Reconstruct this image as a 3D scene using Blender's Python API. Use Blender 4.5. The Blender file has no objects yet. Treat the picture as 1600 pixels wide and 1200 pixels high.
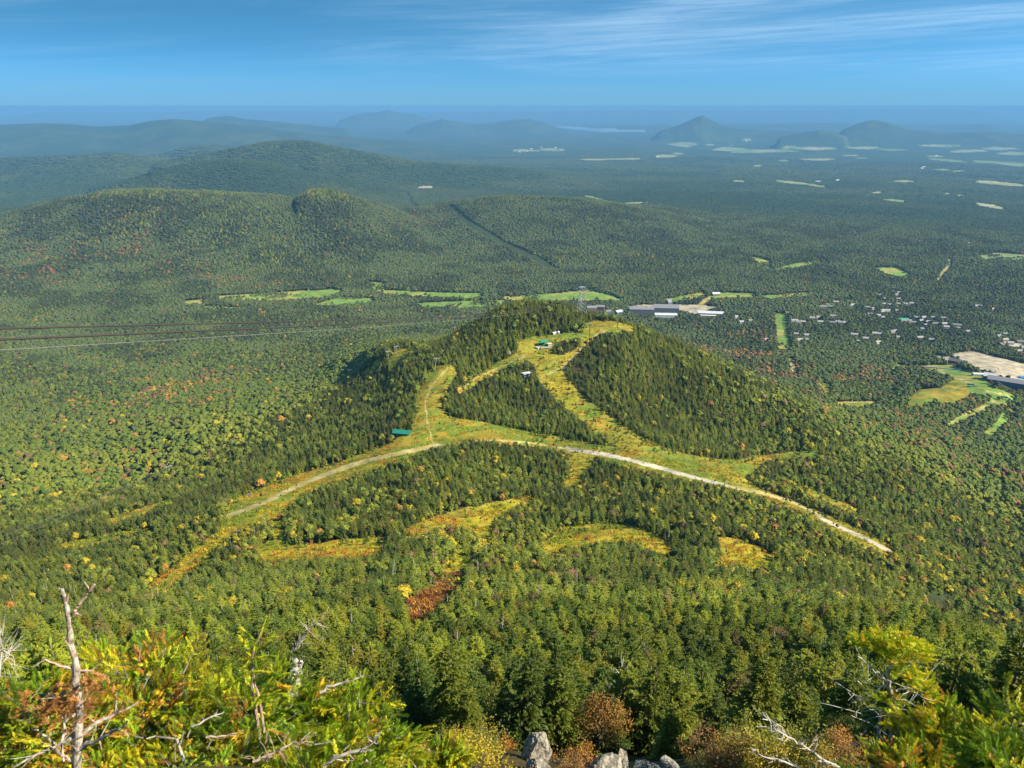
import bpy, math, random
import numpy as np
random.seed(7)
RNG = np.random.default_rng(11)
SC = bpy.context.scene
COL = SC.collection
rad = math.radians

# ------------------------------------------------------------------ camera, sky, sun, exposure
PITCH = rad(19.8)
FPX = 1209.0                      # focal length in pixels of a 1600 x 1200 frame
cam_d = bpy.data.cameras.new("camera")
cam = bpy.data.objects.new("camera", cam_d)
COL.objects.link(cam)
cam.location = (0, 0, 0)
cam.rotation_euler = (rad(90) - PITCH, 0, 0)
cam_d.sensor_width = 36.0
cam_d.lens = 36.0 * FPX / 1600.0
cam_d.clip_start = 0.2
cam_d.clip_end = 400000.0
cam_d.dof.use_dof = True
cam_d.dof.focus_distance = 400.0
cam_d.dof.aperture_fstop = 7.0
SC.camera = cam

SUN_AZ = rad(106.0)                # clockwise from +Y (the view direction): from the right, a little behind
SUN_EL = rad(37.0)
sun_d = bpy.data.lights.new("sun", 'SUN')
sun_d.energy = 4.8
sun_d.angle = rad(0.5)
sun_d.color = (1.0, 0.89, 0.70)
sun = bpy.data.objects.new("sun", sun_d)
COL.objects.link(sun)
sv = (math.sin(SUN_AZ) * math.cos(SUN_EL), math.cos(SUN_AZ) * math.cos(SUN_EL), math.sin(SUN_EL))
from mathutils import Vector, Matrix, Euler
sun.rotation_euler = Vector(sv).to_track_quat('Z', 'Y').to_euler()

SC.view_settings.view_transform = 'Standard'
SC.view_settings.look = 'None'
SC.view_settings.exposure = 1.1
SC.view_settings.gamma = 1.0
cy = SC.cycles
cy.max_bounces = 5
cy.diffuse_bounces = 2
cy.glossy_bounces = 2
cy.transmission_bounces = 3
cy.transparent_max_bounces = 6
cy.volume_bounces = 0
cy.use_denoising = True


def nd(nt, kind, **kw):
    n = nt.nodes.new(kind)
    for k, v in kw.items():
        if k.startswith("i_"):
            key = k[2:]
            key = int(key) if key.isdigit() else key.replace("_", " ")
            n.inputs[key].default_value = v
        else:
            setattr(n, k, v)
    return n


def build_world():
    w = bpy.data.worlds.new("World")
    SC.world = w
    w.use_nodes = True
    nt = w.node_tree
    nt.nodes.clear()
    L = nt.links.new
    out = nd(nt, 'ShaderNodeOutputWorld')
    bg = nd(nt, 'ShaderNodeBackground')
    bg.inputs['Strength'].default_value = 0.115
    tc = nd(nt, 'ShaderNodeTexCoord')
    sp = nd(nt, 'ShaderNodeSeparateXYZ')
    L(tc.outputs['Generated'], sp.inputs[0])
    zz = nd(nt, 'ShaderNodeMath', operation='MULTIPLY_ADD', i_1=5.0, i_2=0.22)
    L(sp.outputs['Z'], zz.inputs[0])
    cb = nd(nt, 'ShaderNodeCombineXYZ')
    L(sp.outputs['X'], cb.inputs['X']); L(sp.outputs['Y'], cb.inputs['Y']); L(zz.outputs[0], cb.inputs['Z'])
    nm = nd(nt, 'ShaderNodeVectorMath', operation='NORMALIZE')
    L(cb.outputs[0], nm.inputs[0])
    sky = nd(nt, 'ShaderNodeTexSky', sky_type='NISHITA')
    sky.sun_disc = False
    sky.sun_elevation = SUN_EL
    sky.sun_rotation = SUN_AZ
    sky.altitude = 1200
    sky.air_density = 1.0
    sky.dust_density = 0.3
    sky.ozone_density = 3.0
    L(nm.outputs[0], sky.inputs['Vector'])
    hs = nd(nt, 'ShaderNodeHueSaturation')
    hs.inputs['Hue'].default_value = 0.478
    hs.inputs['Saturation'].default_value = 1.22
    hs.inputs['Value'].default_value = 1.0
    L(sky.outputs['Color'], hs.inputs['Color'])
    # thin cirrus: long streaks in azimuth, fine in elevation
    az = nd(nt, 'ShaderNodeMath', operation='ARCTAN2')
    L(sp.outputs['X'], az.inputs[0]); L(sp.outputs['Y'], az.inputs[1])
    # streaks tilt up towards the right
    el = nd(nt, 'ShaderNodeMath', operation='MULTIPLY_ADD', i_1=-0.035)
    L(az.outputs[0], el.inputs[0]); L(sp.outputs['Z'], el.inputs[2])
    cv = nd(nt, 'ShaderNodeCombineXYZ')
    L(az.outputs[0], cv.inputs['X']); L(el.outputs[0], cv.inputs['Y'])

    def noise(sx, sy, scale, detail, dist, off=0.0):
        mp = nd(nt, 'ShaderNodeMapping')
        mp.inputs['Scale'].default_value = (sx, sy, 1)
        mp.inputs['Location'].default_value = (off, off * 0.7, off)
        L(cv.outputs[0], mp.inputs['Vector'])
        n = nd(nt, 'ShaderNodeTexNoise', i_Scale=scale, i_Detail=detail, i_Roughness=0.62, i_Distortion=dist)
        L(mp.outputs[0], n.inputs['Vector'])
        return n.outputs['Fac']
    n1 = noise(1.7, 34.0, 1.0, 8.0, 0.9, 3.1)
    n2 = noise(7.0, 190.0, 1.0, 6.0, 1.2, 8.3)
    n3 = noise(1.2, 9.0, 1.0, 2.0, 0.0, 1.7)
    def ramp(src, a, b, lo=0.0, hi=1.0):
        m = nd(nt, 'ShaderNodeMapRange', clamp=True, interpolation_type='SMOOTHSTEP')
        m.inputs['From Min'].default_value = a; m.inputs['From Max'].default_value = b
        m.inputs['To Min'].default_value = lo; m.inputs['To Max'].default_value = hi
        L(src, m.inputs['Value'])
        return m.outputs[0]
    def mul(a, b):
        m = nd(nt, 'ShaderNodeMath', operation='MULTIPLY')
        L(a, m.inputs[0]); L(b, m.inputs[1])
        return m.outputs[0]
    def add(a, b):
        m = nd(nt, 'ShaderNodeMath', operation='ADD')
        L(a, m.inputs[0]); L(b, m.inputs[1])
        return m.outputs[0]
    streak = mul(ramp(n1, 0.40, 0.74), ramp(n2, 0.25, 0.72, 0.35, 1.0))
    # the main veil: right of the middle, 2 to 5.5 degrees up
    band = mul(ramp(sp.outputs['Z'], 0.026, 0.055), ramp(sp.outputs['Z'], 0.125, 0.085))
    side = ramp(az.outputs[0], -0.55, 0.0, 0.55, 1.0)
    veil = mul(ramp(n2, 0.22, 0.75, 0.15, 0.45), mul(band, ramp(az.outputs[0], -0.30, 0.18, 0.0, 1.0)))
    low = mul(ramp(n3, 0.45, 0.65, 0.25, 1.0), ramp(sp.outputs['Z'], 0.008, 0.03, 0.10, 1.0))
    cl = add(mul(mul(streak, side), low), mul(veil, ramp(n1, 0.3, 0.6, 0.15, 0.9)))
    clc = nd(nt, 'ShaderNodeMath', operation='MULTIPLY', i_1=0.52)
    L(cl, clc.inputs[0])
    mx = nd(nt, 'ShaderNodeMix', data_type='RGBA')
    mx.inputs['B'].default_value = (3.3, 4.4, 5.3, 1)
    L(clc.outputs[0], mx.inputs['Factor']); L(hs.outputs[0], mx.inputs['A'])
    hz = nd(nt, 'ShaderNodeMix', data_type='RGBA')
    hz.inputs['B'].default_value = (0.72, 1.72, 2.6, 1)
    L(ramp(sp.outputs['Z'], 0.055, -0.004, 0.0, 0.85), hz.inputs['Factor']); L(mx.outputs['Result'], hz.inputs['A'])
    L(hz.outputs['Result'], bg.inputs['Color'])
    L(bg.outputs[0], out.inputs['Surface'])


build_world()

# ------------------------------------------------------------------ helpers
def ray(px, py):
    a = (px - 800.0) / FPX
    b = (600.0 - py) / FPX
    return np.array([a, math.cos(PITCH) + b * math.sin(PITCH), -math.sin(PITCH) + b * math.cos(PITCH)])


def P(px, py, Y, h=0.0):
    """the point of the place seen at that spot of the photograph, Y metres ahead; h metres under it"""
    d = ray(px, py)
    p = d * (Y / d[1])
    p[2] -= h
    return p


def topix(x, y, z):
    f = y * math.cos(PITCH) - z * math.sin(PITCH)
    u = y * math.sin(PITCH) + z * math.cos(PITCH)
    f = np.where(f > 0.1, f, 0.1)
    return 800 + FPX * x / f, 600 - FPX * u / f


def sm(x, a, b):
    t = np.clip((x - a) / (b - a), 0, 1)
    return t * t * (3 - 2 * t)


_H = RNG.random(65536)
def vnoise(x, y, seed=0):
    xi = np.floor(x).astype(np.int64); yi = np.floor(y).astype(np.int64)
    fx = x - xi; fy = y - yi
    fx = fx * fx * (3 - 2 * fx); fy = fy * fy * (3 - 2 * fy)
    def h(i, j):
        return _H[((i * 73856093) ^ (j * 19349663) ^ (seed * 83492791 + 12345)) & 65535]
    return (h(xi, yi) * (1 - fx) + h(xi + 1, yi) * fx) * (1 - fy) + (h(xi, yi + 1) * (1 - fx) + h(xi + 1, yi + 1) * fx) * fy


def fbm(x, y, scale, octv=4, seed=0):
    s = 0.0; a = 0.5; t = 0.0
    for k in range(octv):
        s = s + a * vnoise(x / scale * 2 ** k + 17.3 * k, y / scale * 2 ** k - 9.1 * k, seed + k)
        t += a; a *= 0.5
    return s / t


# ------------------------------------------------------------------ terrain heights
CP = []
def cp(px, py, Y, h=6.0):
    CP.append(P(px, py, Y, h))
# summit slope, middle column
for Y, z in ((1.5, -1.75), (3, -3.6), (5, -6.0), (8, -9.3), (12, -13.6)):
    for a in (-0.7, -0.3, 0.0, 0.35, 0.7):
        CP.append(np.array([a * Y, Y, z + (0.10 if a < -0.2 or a > 0.5 else -0.05) * Y]))
for px in (100, 450, 800, 1150, 1500):
    for py, Y, h in ((1190, 17, 0), (1130, 31, 2), (1080, 52, 3), (1030, 85, 4), (975, 140, 5)):
        k = 1.0 + (0.10 if px in (100, 1500) else 0.0)
        cp(px, py, Y * k, h)
for px, py, Y, h in (
    (800, 930, 200, 5), (800, 880, 280, 6), (800, 830, 370, 6), (800, 780, 460, 6), (800, 735, 545, 7), (780, 692, 625, 0),
    (600, 900, 240, 5), (600, 850, 320, 6), (600, 800, 410, 6), (600, 712, 600, 0),
    (1000, 880, 280, 6), (1000, 830, 360, 6), (1000, 780, 460, 6), (1000, 716, 585, 0),
    (1200, 900, 270, 6), (1200, 860, 340, 6), (1200, 810, 430, 6), (1130, 755, 545, 0), (1200, 778, 530, 0),
    (1300, 812, 495, 0), (1400, 858, 450, 0), (1400, 920, 330, 6), (1500, 940, 385, 2), (1600, 990, 320, 6), (1600, 1050, 190, 5),
    (400, 920, 240, 5), (400, 860, 350, 6), (400, 800, 455, 1), (500, 760, 530, 2), (330, 840, 400, 2), (250, 915, 300, 3),
    (200, 960, 235, 5), (200, 880, 380, 6), (200, 800, 560, 6), (0, 960, 250, 5), (0, 900, 370, 6), (0, 860, 470, 6), (0, 810, 640, 6),
    (-200, 960, 300, 5), (-200, 850, 600, 6), (-200, 760, 900, 6),
    # left flank down to the valley
    (300, 750, 690, 7), (420, 690, 800, 7), (520, 640, 860, 7), (600, 590, 920, 7),
    (200, 735, 860, 7), (100, 750, 830, 7), (0, 760, 830, 7), (0, 700, 1050, 7), (0, 650, 1300, 7), (0, 600, 1560, 7), (0, 550, 1880, 7), (0, 500, 2320, 7),
    (-200, 650, 1300, 7), (-200, 550, 1900, 7),
    (250, 690, 970, 7), (350, 642, 1120, 7), (300, 600, 1500, 7), (300, 550, 1850, 7), (300, 500, 2280, 7),
    (450, 600, 1420, 7), (500, 560, 1750, 7), (520, 500, 2250, 7), (620, 520, 2080, 7), (700, 495, 2320, 7),
    (600, 548, 1010, 7), (560, 579, 1085, 7), (505, 606, 1075, 7), (430, 640, 1020, 7), (600, 536, 1330, 7), (460, 625, 1180, 7), (540, 560, 1450, 7), (640, 548, 1000, 0),
    # knoll
    (640, 640, 720, 2), (560, 690, 650, 6), (680, 600, 800, 0), (700, 572, 850, 0), (650, 555, 930, 6), (700, 530, 990, 8), (740, 500, 1040, 9),
    (780, 477, 1080, 8), (830, 467, 1090, 7.5), (880, 470, 1080, 8), (905, 484, 1060, 8), (860, 497, 1010, 8), (800, 516, 960, 8),
    (770, 555, 900, 6), (740, 620, 760, 6), (800, 640, 730, 6), (850, 650, 715, 6), (850, 600, 815, 3), (860, 560, 895, 0), (850, 538, 940, 0),
    (920, 512, 1000, 0), (965, 506, 1020, 0), (1000, 516, 1010, 3), (960, 560, 880, 6), (940, 620, 780, 1), (1000, 670, 700, 0), (1080, 725, 610, 0),
    (1050, 530, 1010, 9), (1100, 548, 1000, 9), (1160, 580, 970, 9), (1220, 615, 930, 9), (1280, 650, 880, 8),
    (1050, 600, 880, 8), (1120, 660, 790, 8), (1200, 690, 760, 7), (1280, 706, 740, 0), (1160, 722, 660, 0),
    (1300, 760, 620, 6), (1400, 800, 580, 6), (1500, 850, 540, 6), (1600, 900, 500, 6), (1600, 830, 700, 6), (1500, 780, 720, 6), (1400, 730, 750, 6),
    (1350, 690, 860, 7), (1450, 700, 950, 7), (1600, 750, 950, 7), (1600, 700, 1180, 7), (1500, 665, 1330, 5), (1600, 650, 1420, 7), (1400, 655, 1260, 7),
    (1350, 633, 1400, 1), (1450, 620, 1480, 1), (1560, 610, 1520, 0), (1500, 575, 1760, 0), (1560, 570, 1790, 0), (1600, 560, 1880, 3), (1400, 600, 1650, 6),
    (1300, 610, 1500, 7), (1250, 590, 1650, 7), (1200, 560, 1850, 7), (1150, 545, 2000, 7), (1100, 530, 2120, 7), (1050, 515, 2260, 7),
    (1220, 500, 2300, 4), (1350, 540, 2000, 7), (1350, 490, 2400, 5), (1450, 500, 2320, 5), (1550, 510, 2250, 5), (1600, 480, 2500, 6),
    (1800, 600, 1700, 6), (1800, 700, 1200, 6), (1800, 850, 640, 6), (1800, 1000, 300, 6), (1800, 500, 2400, 6)):
    cp(px, py, Y, h)
# hidden ground behind the knoll (x, y, z)
for x, y, z in ((-40, 1300, -390), (80, 1320, -390), (-130, 1250, -390), (40, 1600, -520), (200, 1350, -440), (320, 1250, -440), (-60, 1900, -590), (150, 1900, -600),
                (-300, 1350, -470), (420, 1150, -430), (350, 1600, -560), (50, 2200, -630)):
    CP.append(np.array([x, y, z], float))
for th in (-0.75, -0.5, -0.3, -0.1, 0.1, 0.3, 0.5, 0.75):
    for r in (2650, 3100):
        CP.append(np.array([math.sin(th) * r, math.cos(th) * r, -641.0]))
CP = np.array(CP)
cth = np.arctan2(CP[:, 0], CP[:, 1]) * 3.2
cr = np.log(np.hypot(CP[:, 0], CP[:, 1]))
cq = -CP[:, 2] / np.exp(cr)


def tps_fit(u, v, f, lam):
    n = len(u)
    d2 = (u[:, None] - u[None]) ** 2 + (v[:, None] - v[None]) ** 2
    K = np.where(d2 > 0, 0.5 * d2 * np.log(d2 + 1e-20), 0) + lam * np.eye(n)
    Pm = np.stack([np.ones(n), u, v], 1)
    A = np.zeros((n + 3, n + 3)); A[:n, :n] = K; A[:n, n:] = Pm; A[n:, :n] = Pm.T
    return np.linalg.solve(A, np.concatenate([f, np.zeros(3)]))


TW = tps_fit(cth, cr, cq, 0.0006)
def tps_eval(u, v):
    out = np.empty(u.shape)
    uf = u.ravel(); vf = v.ravel(); of = np.empty(uf.shape)
    for i in range(0, len(uf), 20000):
        a = uf[i:i + 20000, None]; b = vf[i:i + 20000, None]
        d2 = (a - cth) ** 2 + (b - cr) ** 2
        of[i:i + 20000] = (0.5 * d2 * np.log(d2 + 1e-20)) @ TW[:-3] + TW[-3] + TW[-2] * a[:, 0] + TW[-1] * b[:, 0]
    return of.reshape(u.shape)


def plain(r):
    return np.interp(r, [0, 3000, 5000, 8000, 14000, 22000, 200000], [-641, -641, -680, -770, -880, -950, -950])


# ridges: crest as the eye meets it, distance ahead, width to the front and to the back
RIDGES = [
    ([(448, 318), (462, 309), (478, 300), (492, 296), (505, 295), (522, 297), (540, 302), (562, 312), (585, 326), (612, 344), (650, 372)], 4030, 460, 500, 8),
    ([(-300, 400), (-120, 372), (0, 340), (60, 322), (150, 303), (220, 297), (330, 302), (430, 309), (455, 310), (478, 305), (505, 301), (540, 306), (580, 321), (640, 345), (700, 372), (760, 395), (860, 420), (980, 440), (1100, 452)], 4100, 640, 1100, 8),
    ([(560, 345), (640, 325), (700, 322), (750, 311), (800, 307), (870, 309), (950, 318), (1040, 334), (1120, 352), (1220, 380), (1330, 405), (1500, 425)], 4700, 760, 900, 8),
    ([(100, 320), (180, 292), (250, 266), (310, 253), (370, 249), (420, 256), (470, 268), (560, 285), (660, 305), (760, 325), (900, 350)], 6900, 900, 1200, 0),
    ([(200, 262), (300, 246), (380, 230), (420, 222), (450, 219), (480, 221), (520, 229), (570, 239), (640, 252), (700, 258), (760, 262), (850, 273), (950, 288), (1050, 300)], 8800, 1300, 1500, 0),
    ([(-300, 262), (-100, 252), (0, 249), (90, 245), (130, 243), (180, 240), (230, 247), (290, 251), (380, 262), (480, 275)], 9800, 1500, 1800, 0),
    ([(200, 252), (260, 240), (290, 231), (320, 227), (350, 229), (380, 237), (440, 252)], 12500, 1500, 1500, 0),
    ([(-400, 190), (-100, 190), (0, 195), (70, 192), (110, 194), (150, 198), (200, 196), (235, 189), (270, 186), (300, 188), (350, 193), (420, 200), (480, 210), (560, 216), (640, 222), (720, 233)], 19000, 3000, 3000, 0),
    ([(300, 191), (330, 184), (355, 181), (380, 185), (430, 190), (500, 197), (560, 202)], 25000, 2500, 2500, 0),
    ([(520, 192), (550, 180), (570, 176), (590, 175), (605, 172), (620, 175), (650, 180), (680, 190)], 38000, 3500, 3500, 0),
    ([(630, 200), (665, 192), (690, 186), (710, 189), (740, 194), (770, 192), (800, 187), (825, 186), (845, 190), (870, 199), (900, 203)], 30000, 2600, 2600, 0),
    ([(1015, 207), (1045, 201), (1066, 193), (1084, 185), (1097, 180), (1109, 186), (1126, 195), (1150, 201), (1200, 204), (1260, 207)], 24000, 1500, 1500, 0),
    ([(1210, 216), (1250, 208), (1280, 203), (1300, 206), (1330, 215)], 19500, 1200, 1200, 0),
    ([(1285, 213), (1312, 204), (1335, 195), (1356, 188), (1372, 188), (1392, 193), (1420, 203), (1480, 208), (1540, 206), (1600, 210), (1800, 208)], 21500, 1600, 1800, 0),
    ([(900, 196), (1000, 197), (1150, 194), (1300, 192), (1450, 196), (1600, 193)], 33000, 2500, 2500, 0),
    ([(0, 176), (200, 175), (420, 173), (640, 175), (800, 174), (1000, 172), (1200, 173), (1400, 171), (1600, 173)], 62000, 6000, 6000, 0),
]


def far_z(x, y, r):
    z = plain(r) + (fbm(x, y, 2600, 3, 5) - 0.5) * 46 * sm(r, 3200, 7000)
    base = z.copy()
    for pts, Yc, wf, wb, h in RIDGES:
        c = np.array([P(px, py, Yc, h) for px, py in pts])
        th = np.arctan2(c[:, 0], c[:, 1])
        t = np.arctan2(x, y)
        zc = np.interp(t, th, c[:, 2])
        edge = sm(t, th[0], th[0] + min(.04, (th[-1] - th[0]) * .08)) * (1 - sm(t, th[-1] - min(.05, (th[-1] - th[0]) * .08), th[-1])) if Yc > 3000 else 1
        amp = np.maximum(zc - plain(np.full_like(r, Yc)), 0) * edge
        wob = (fbm(x, y, wf * 1.2, 3, 21) - 0.5) * wf * 0.55
        dy = y - Yc
        k = np.where(dy < 0, np.exp(-((np.abs(dy) + wob * np.minimum(1, np.abs(dy) / wf)) / wf) ** 2), np.exp(-(dy / wb) ** 2))
        k = np.where(y < 100, 0, k)
        rug = 1 - 0.42 * np.minimum(1, np.abs(dy) / wf) * np.abs(2 * fbm(x * 1.1, y * 0.3, wf * 0.5, 3, 33) - 1)
        zz = base + (plain(np.full_like(r, Yc)) + amp - base) * k * rug * (amp > 0.5)
        z = np.maximum(z, zz)
    return z


def ground_z(x, y):
    r = np.hypot(x, y) + 1e-6
    th = np.arctan2(x, y)
    thc = np.clip(th, -0.80, 0.80)
    v = np.clip(np.log(r), math.log(1.5), math.log(3300))
    q = tps_eval(thc * 3.2, v)
    zn = -q * np.exp(v)
    zn = np.where(r < 1.5, -1.75, zn)
    rough = (fbm(x, y, 34, 3, 2) - 0.5) * 5.0 * sm(r, 60, 400) + (fbm(x, y, 6, 3, 3) - 0.5) * 0.9 * sm(r, 6, 40)
    zn = zn + rough * (1 - sm(r, 1500, 2600))
    # behind the camera the summit ridge falls away evenly
    back = sm(np.abs(th), 1.0, 1.9)
    zb = -1.75 - 0.30 * np.maximum(r - 1.5, 0)
    zb = np.maximum(zb, -641)
    zn = zn * (1 - back) + zb * back
    t = sm(r, 2550, 3250)
    zf = far_z(x, y, r) if np.any(t > 0) else zn
    return zn * (1 - t) + zf * t


# nonuniform polar sheet: fine where the photograph looks
r_list = []
r = 1.0
while r < 125000:
    r_list.append(r)
    k = 0.012 if r < 150 else 0.0060 if r < 300 else 0.0036 if r < 1250 else 0.0052 if r < 5200 else 0.009 if r < 30000 else 0.02
    r *= 1 + k
RL = np.array(r_list)
fine = np.radians(np.arange(-44, 44.01, 0.088))
side = np.radians(np.arange(46, 180, 3.0))
TL = np.concatenate([-side[::-1], fine, side])
print("grid", len(RL), len(TL))
TH, RR = np.meshgrid(TL, RL)
GX = RR * np.sin(TH); GY = RR * np.cos(TH)
GZ = ground_z(GX, GY)
GZ[:, -1] = GZ[:, 0] = 0.5 * (GZ[:, -1] + GZ[:, 0])


def zat(x, y):
    r = np.clip(np.hypot(x, y), RL[0], RL[-1] * 0.999)
    t = np.clip(np.arctan2(x, y), TL[0], TL[-1] - 1e-6)
    fi = np.interp(r, RL, np.arange(len(RL))); fj = np.interp(t, TL, np.arange(len(TL)))
    i = np.minimum(fi.astype(int), len(RL) - 2); j = np.minimum(fj.astype(int), len(TL) - 2)
    u = fi - i; v = fj - j
    return (GZ[i, j] * (1 - u) + GZ[i + 1, j] * u) * (1 - v) + (GZ[i, j + 1] * (1 - u) + GZ[i + 1, j + 1] * u) * v


HOR = np.maximum.accumulate(GZ / RR, axis=0)     # what the ground in front hides
def horizon(x, y):
    r = np.clip(np.hypot(x, y) * 0.985, RL[0], RL[-1] * 0.999)
    t = np.clip(np.arctan2(x, y), TL[0], TL[-1] - 1e-6)
    i = np.interp(r, RL, np.arange(len(RL))).astype(int)
    j = np.interp(t, TL, np.arange(len(TL))).astype(int)
    return HOR[i, j]


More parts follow.
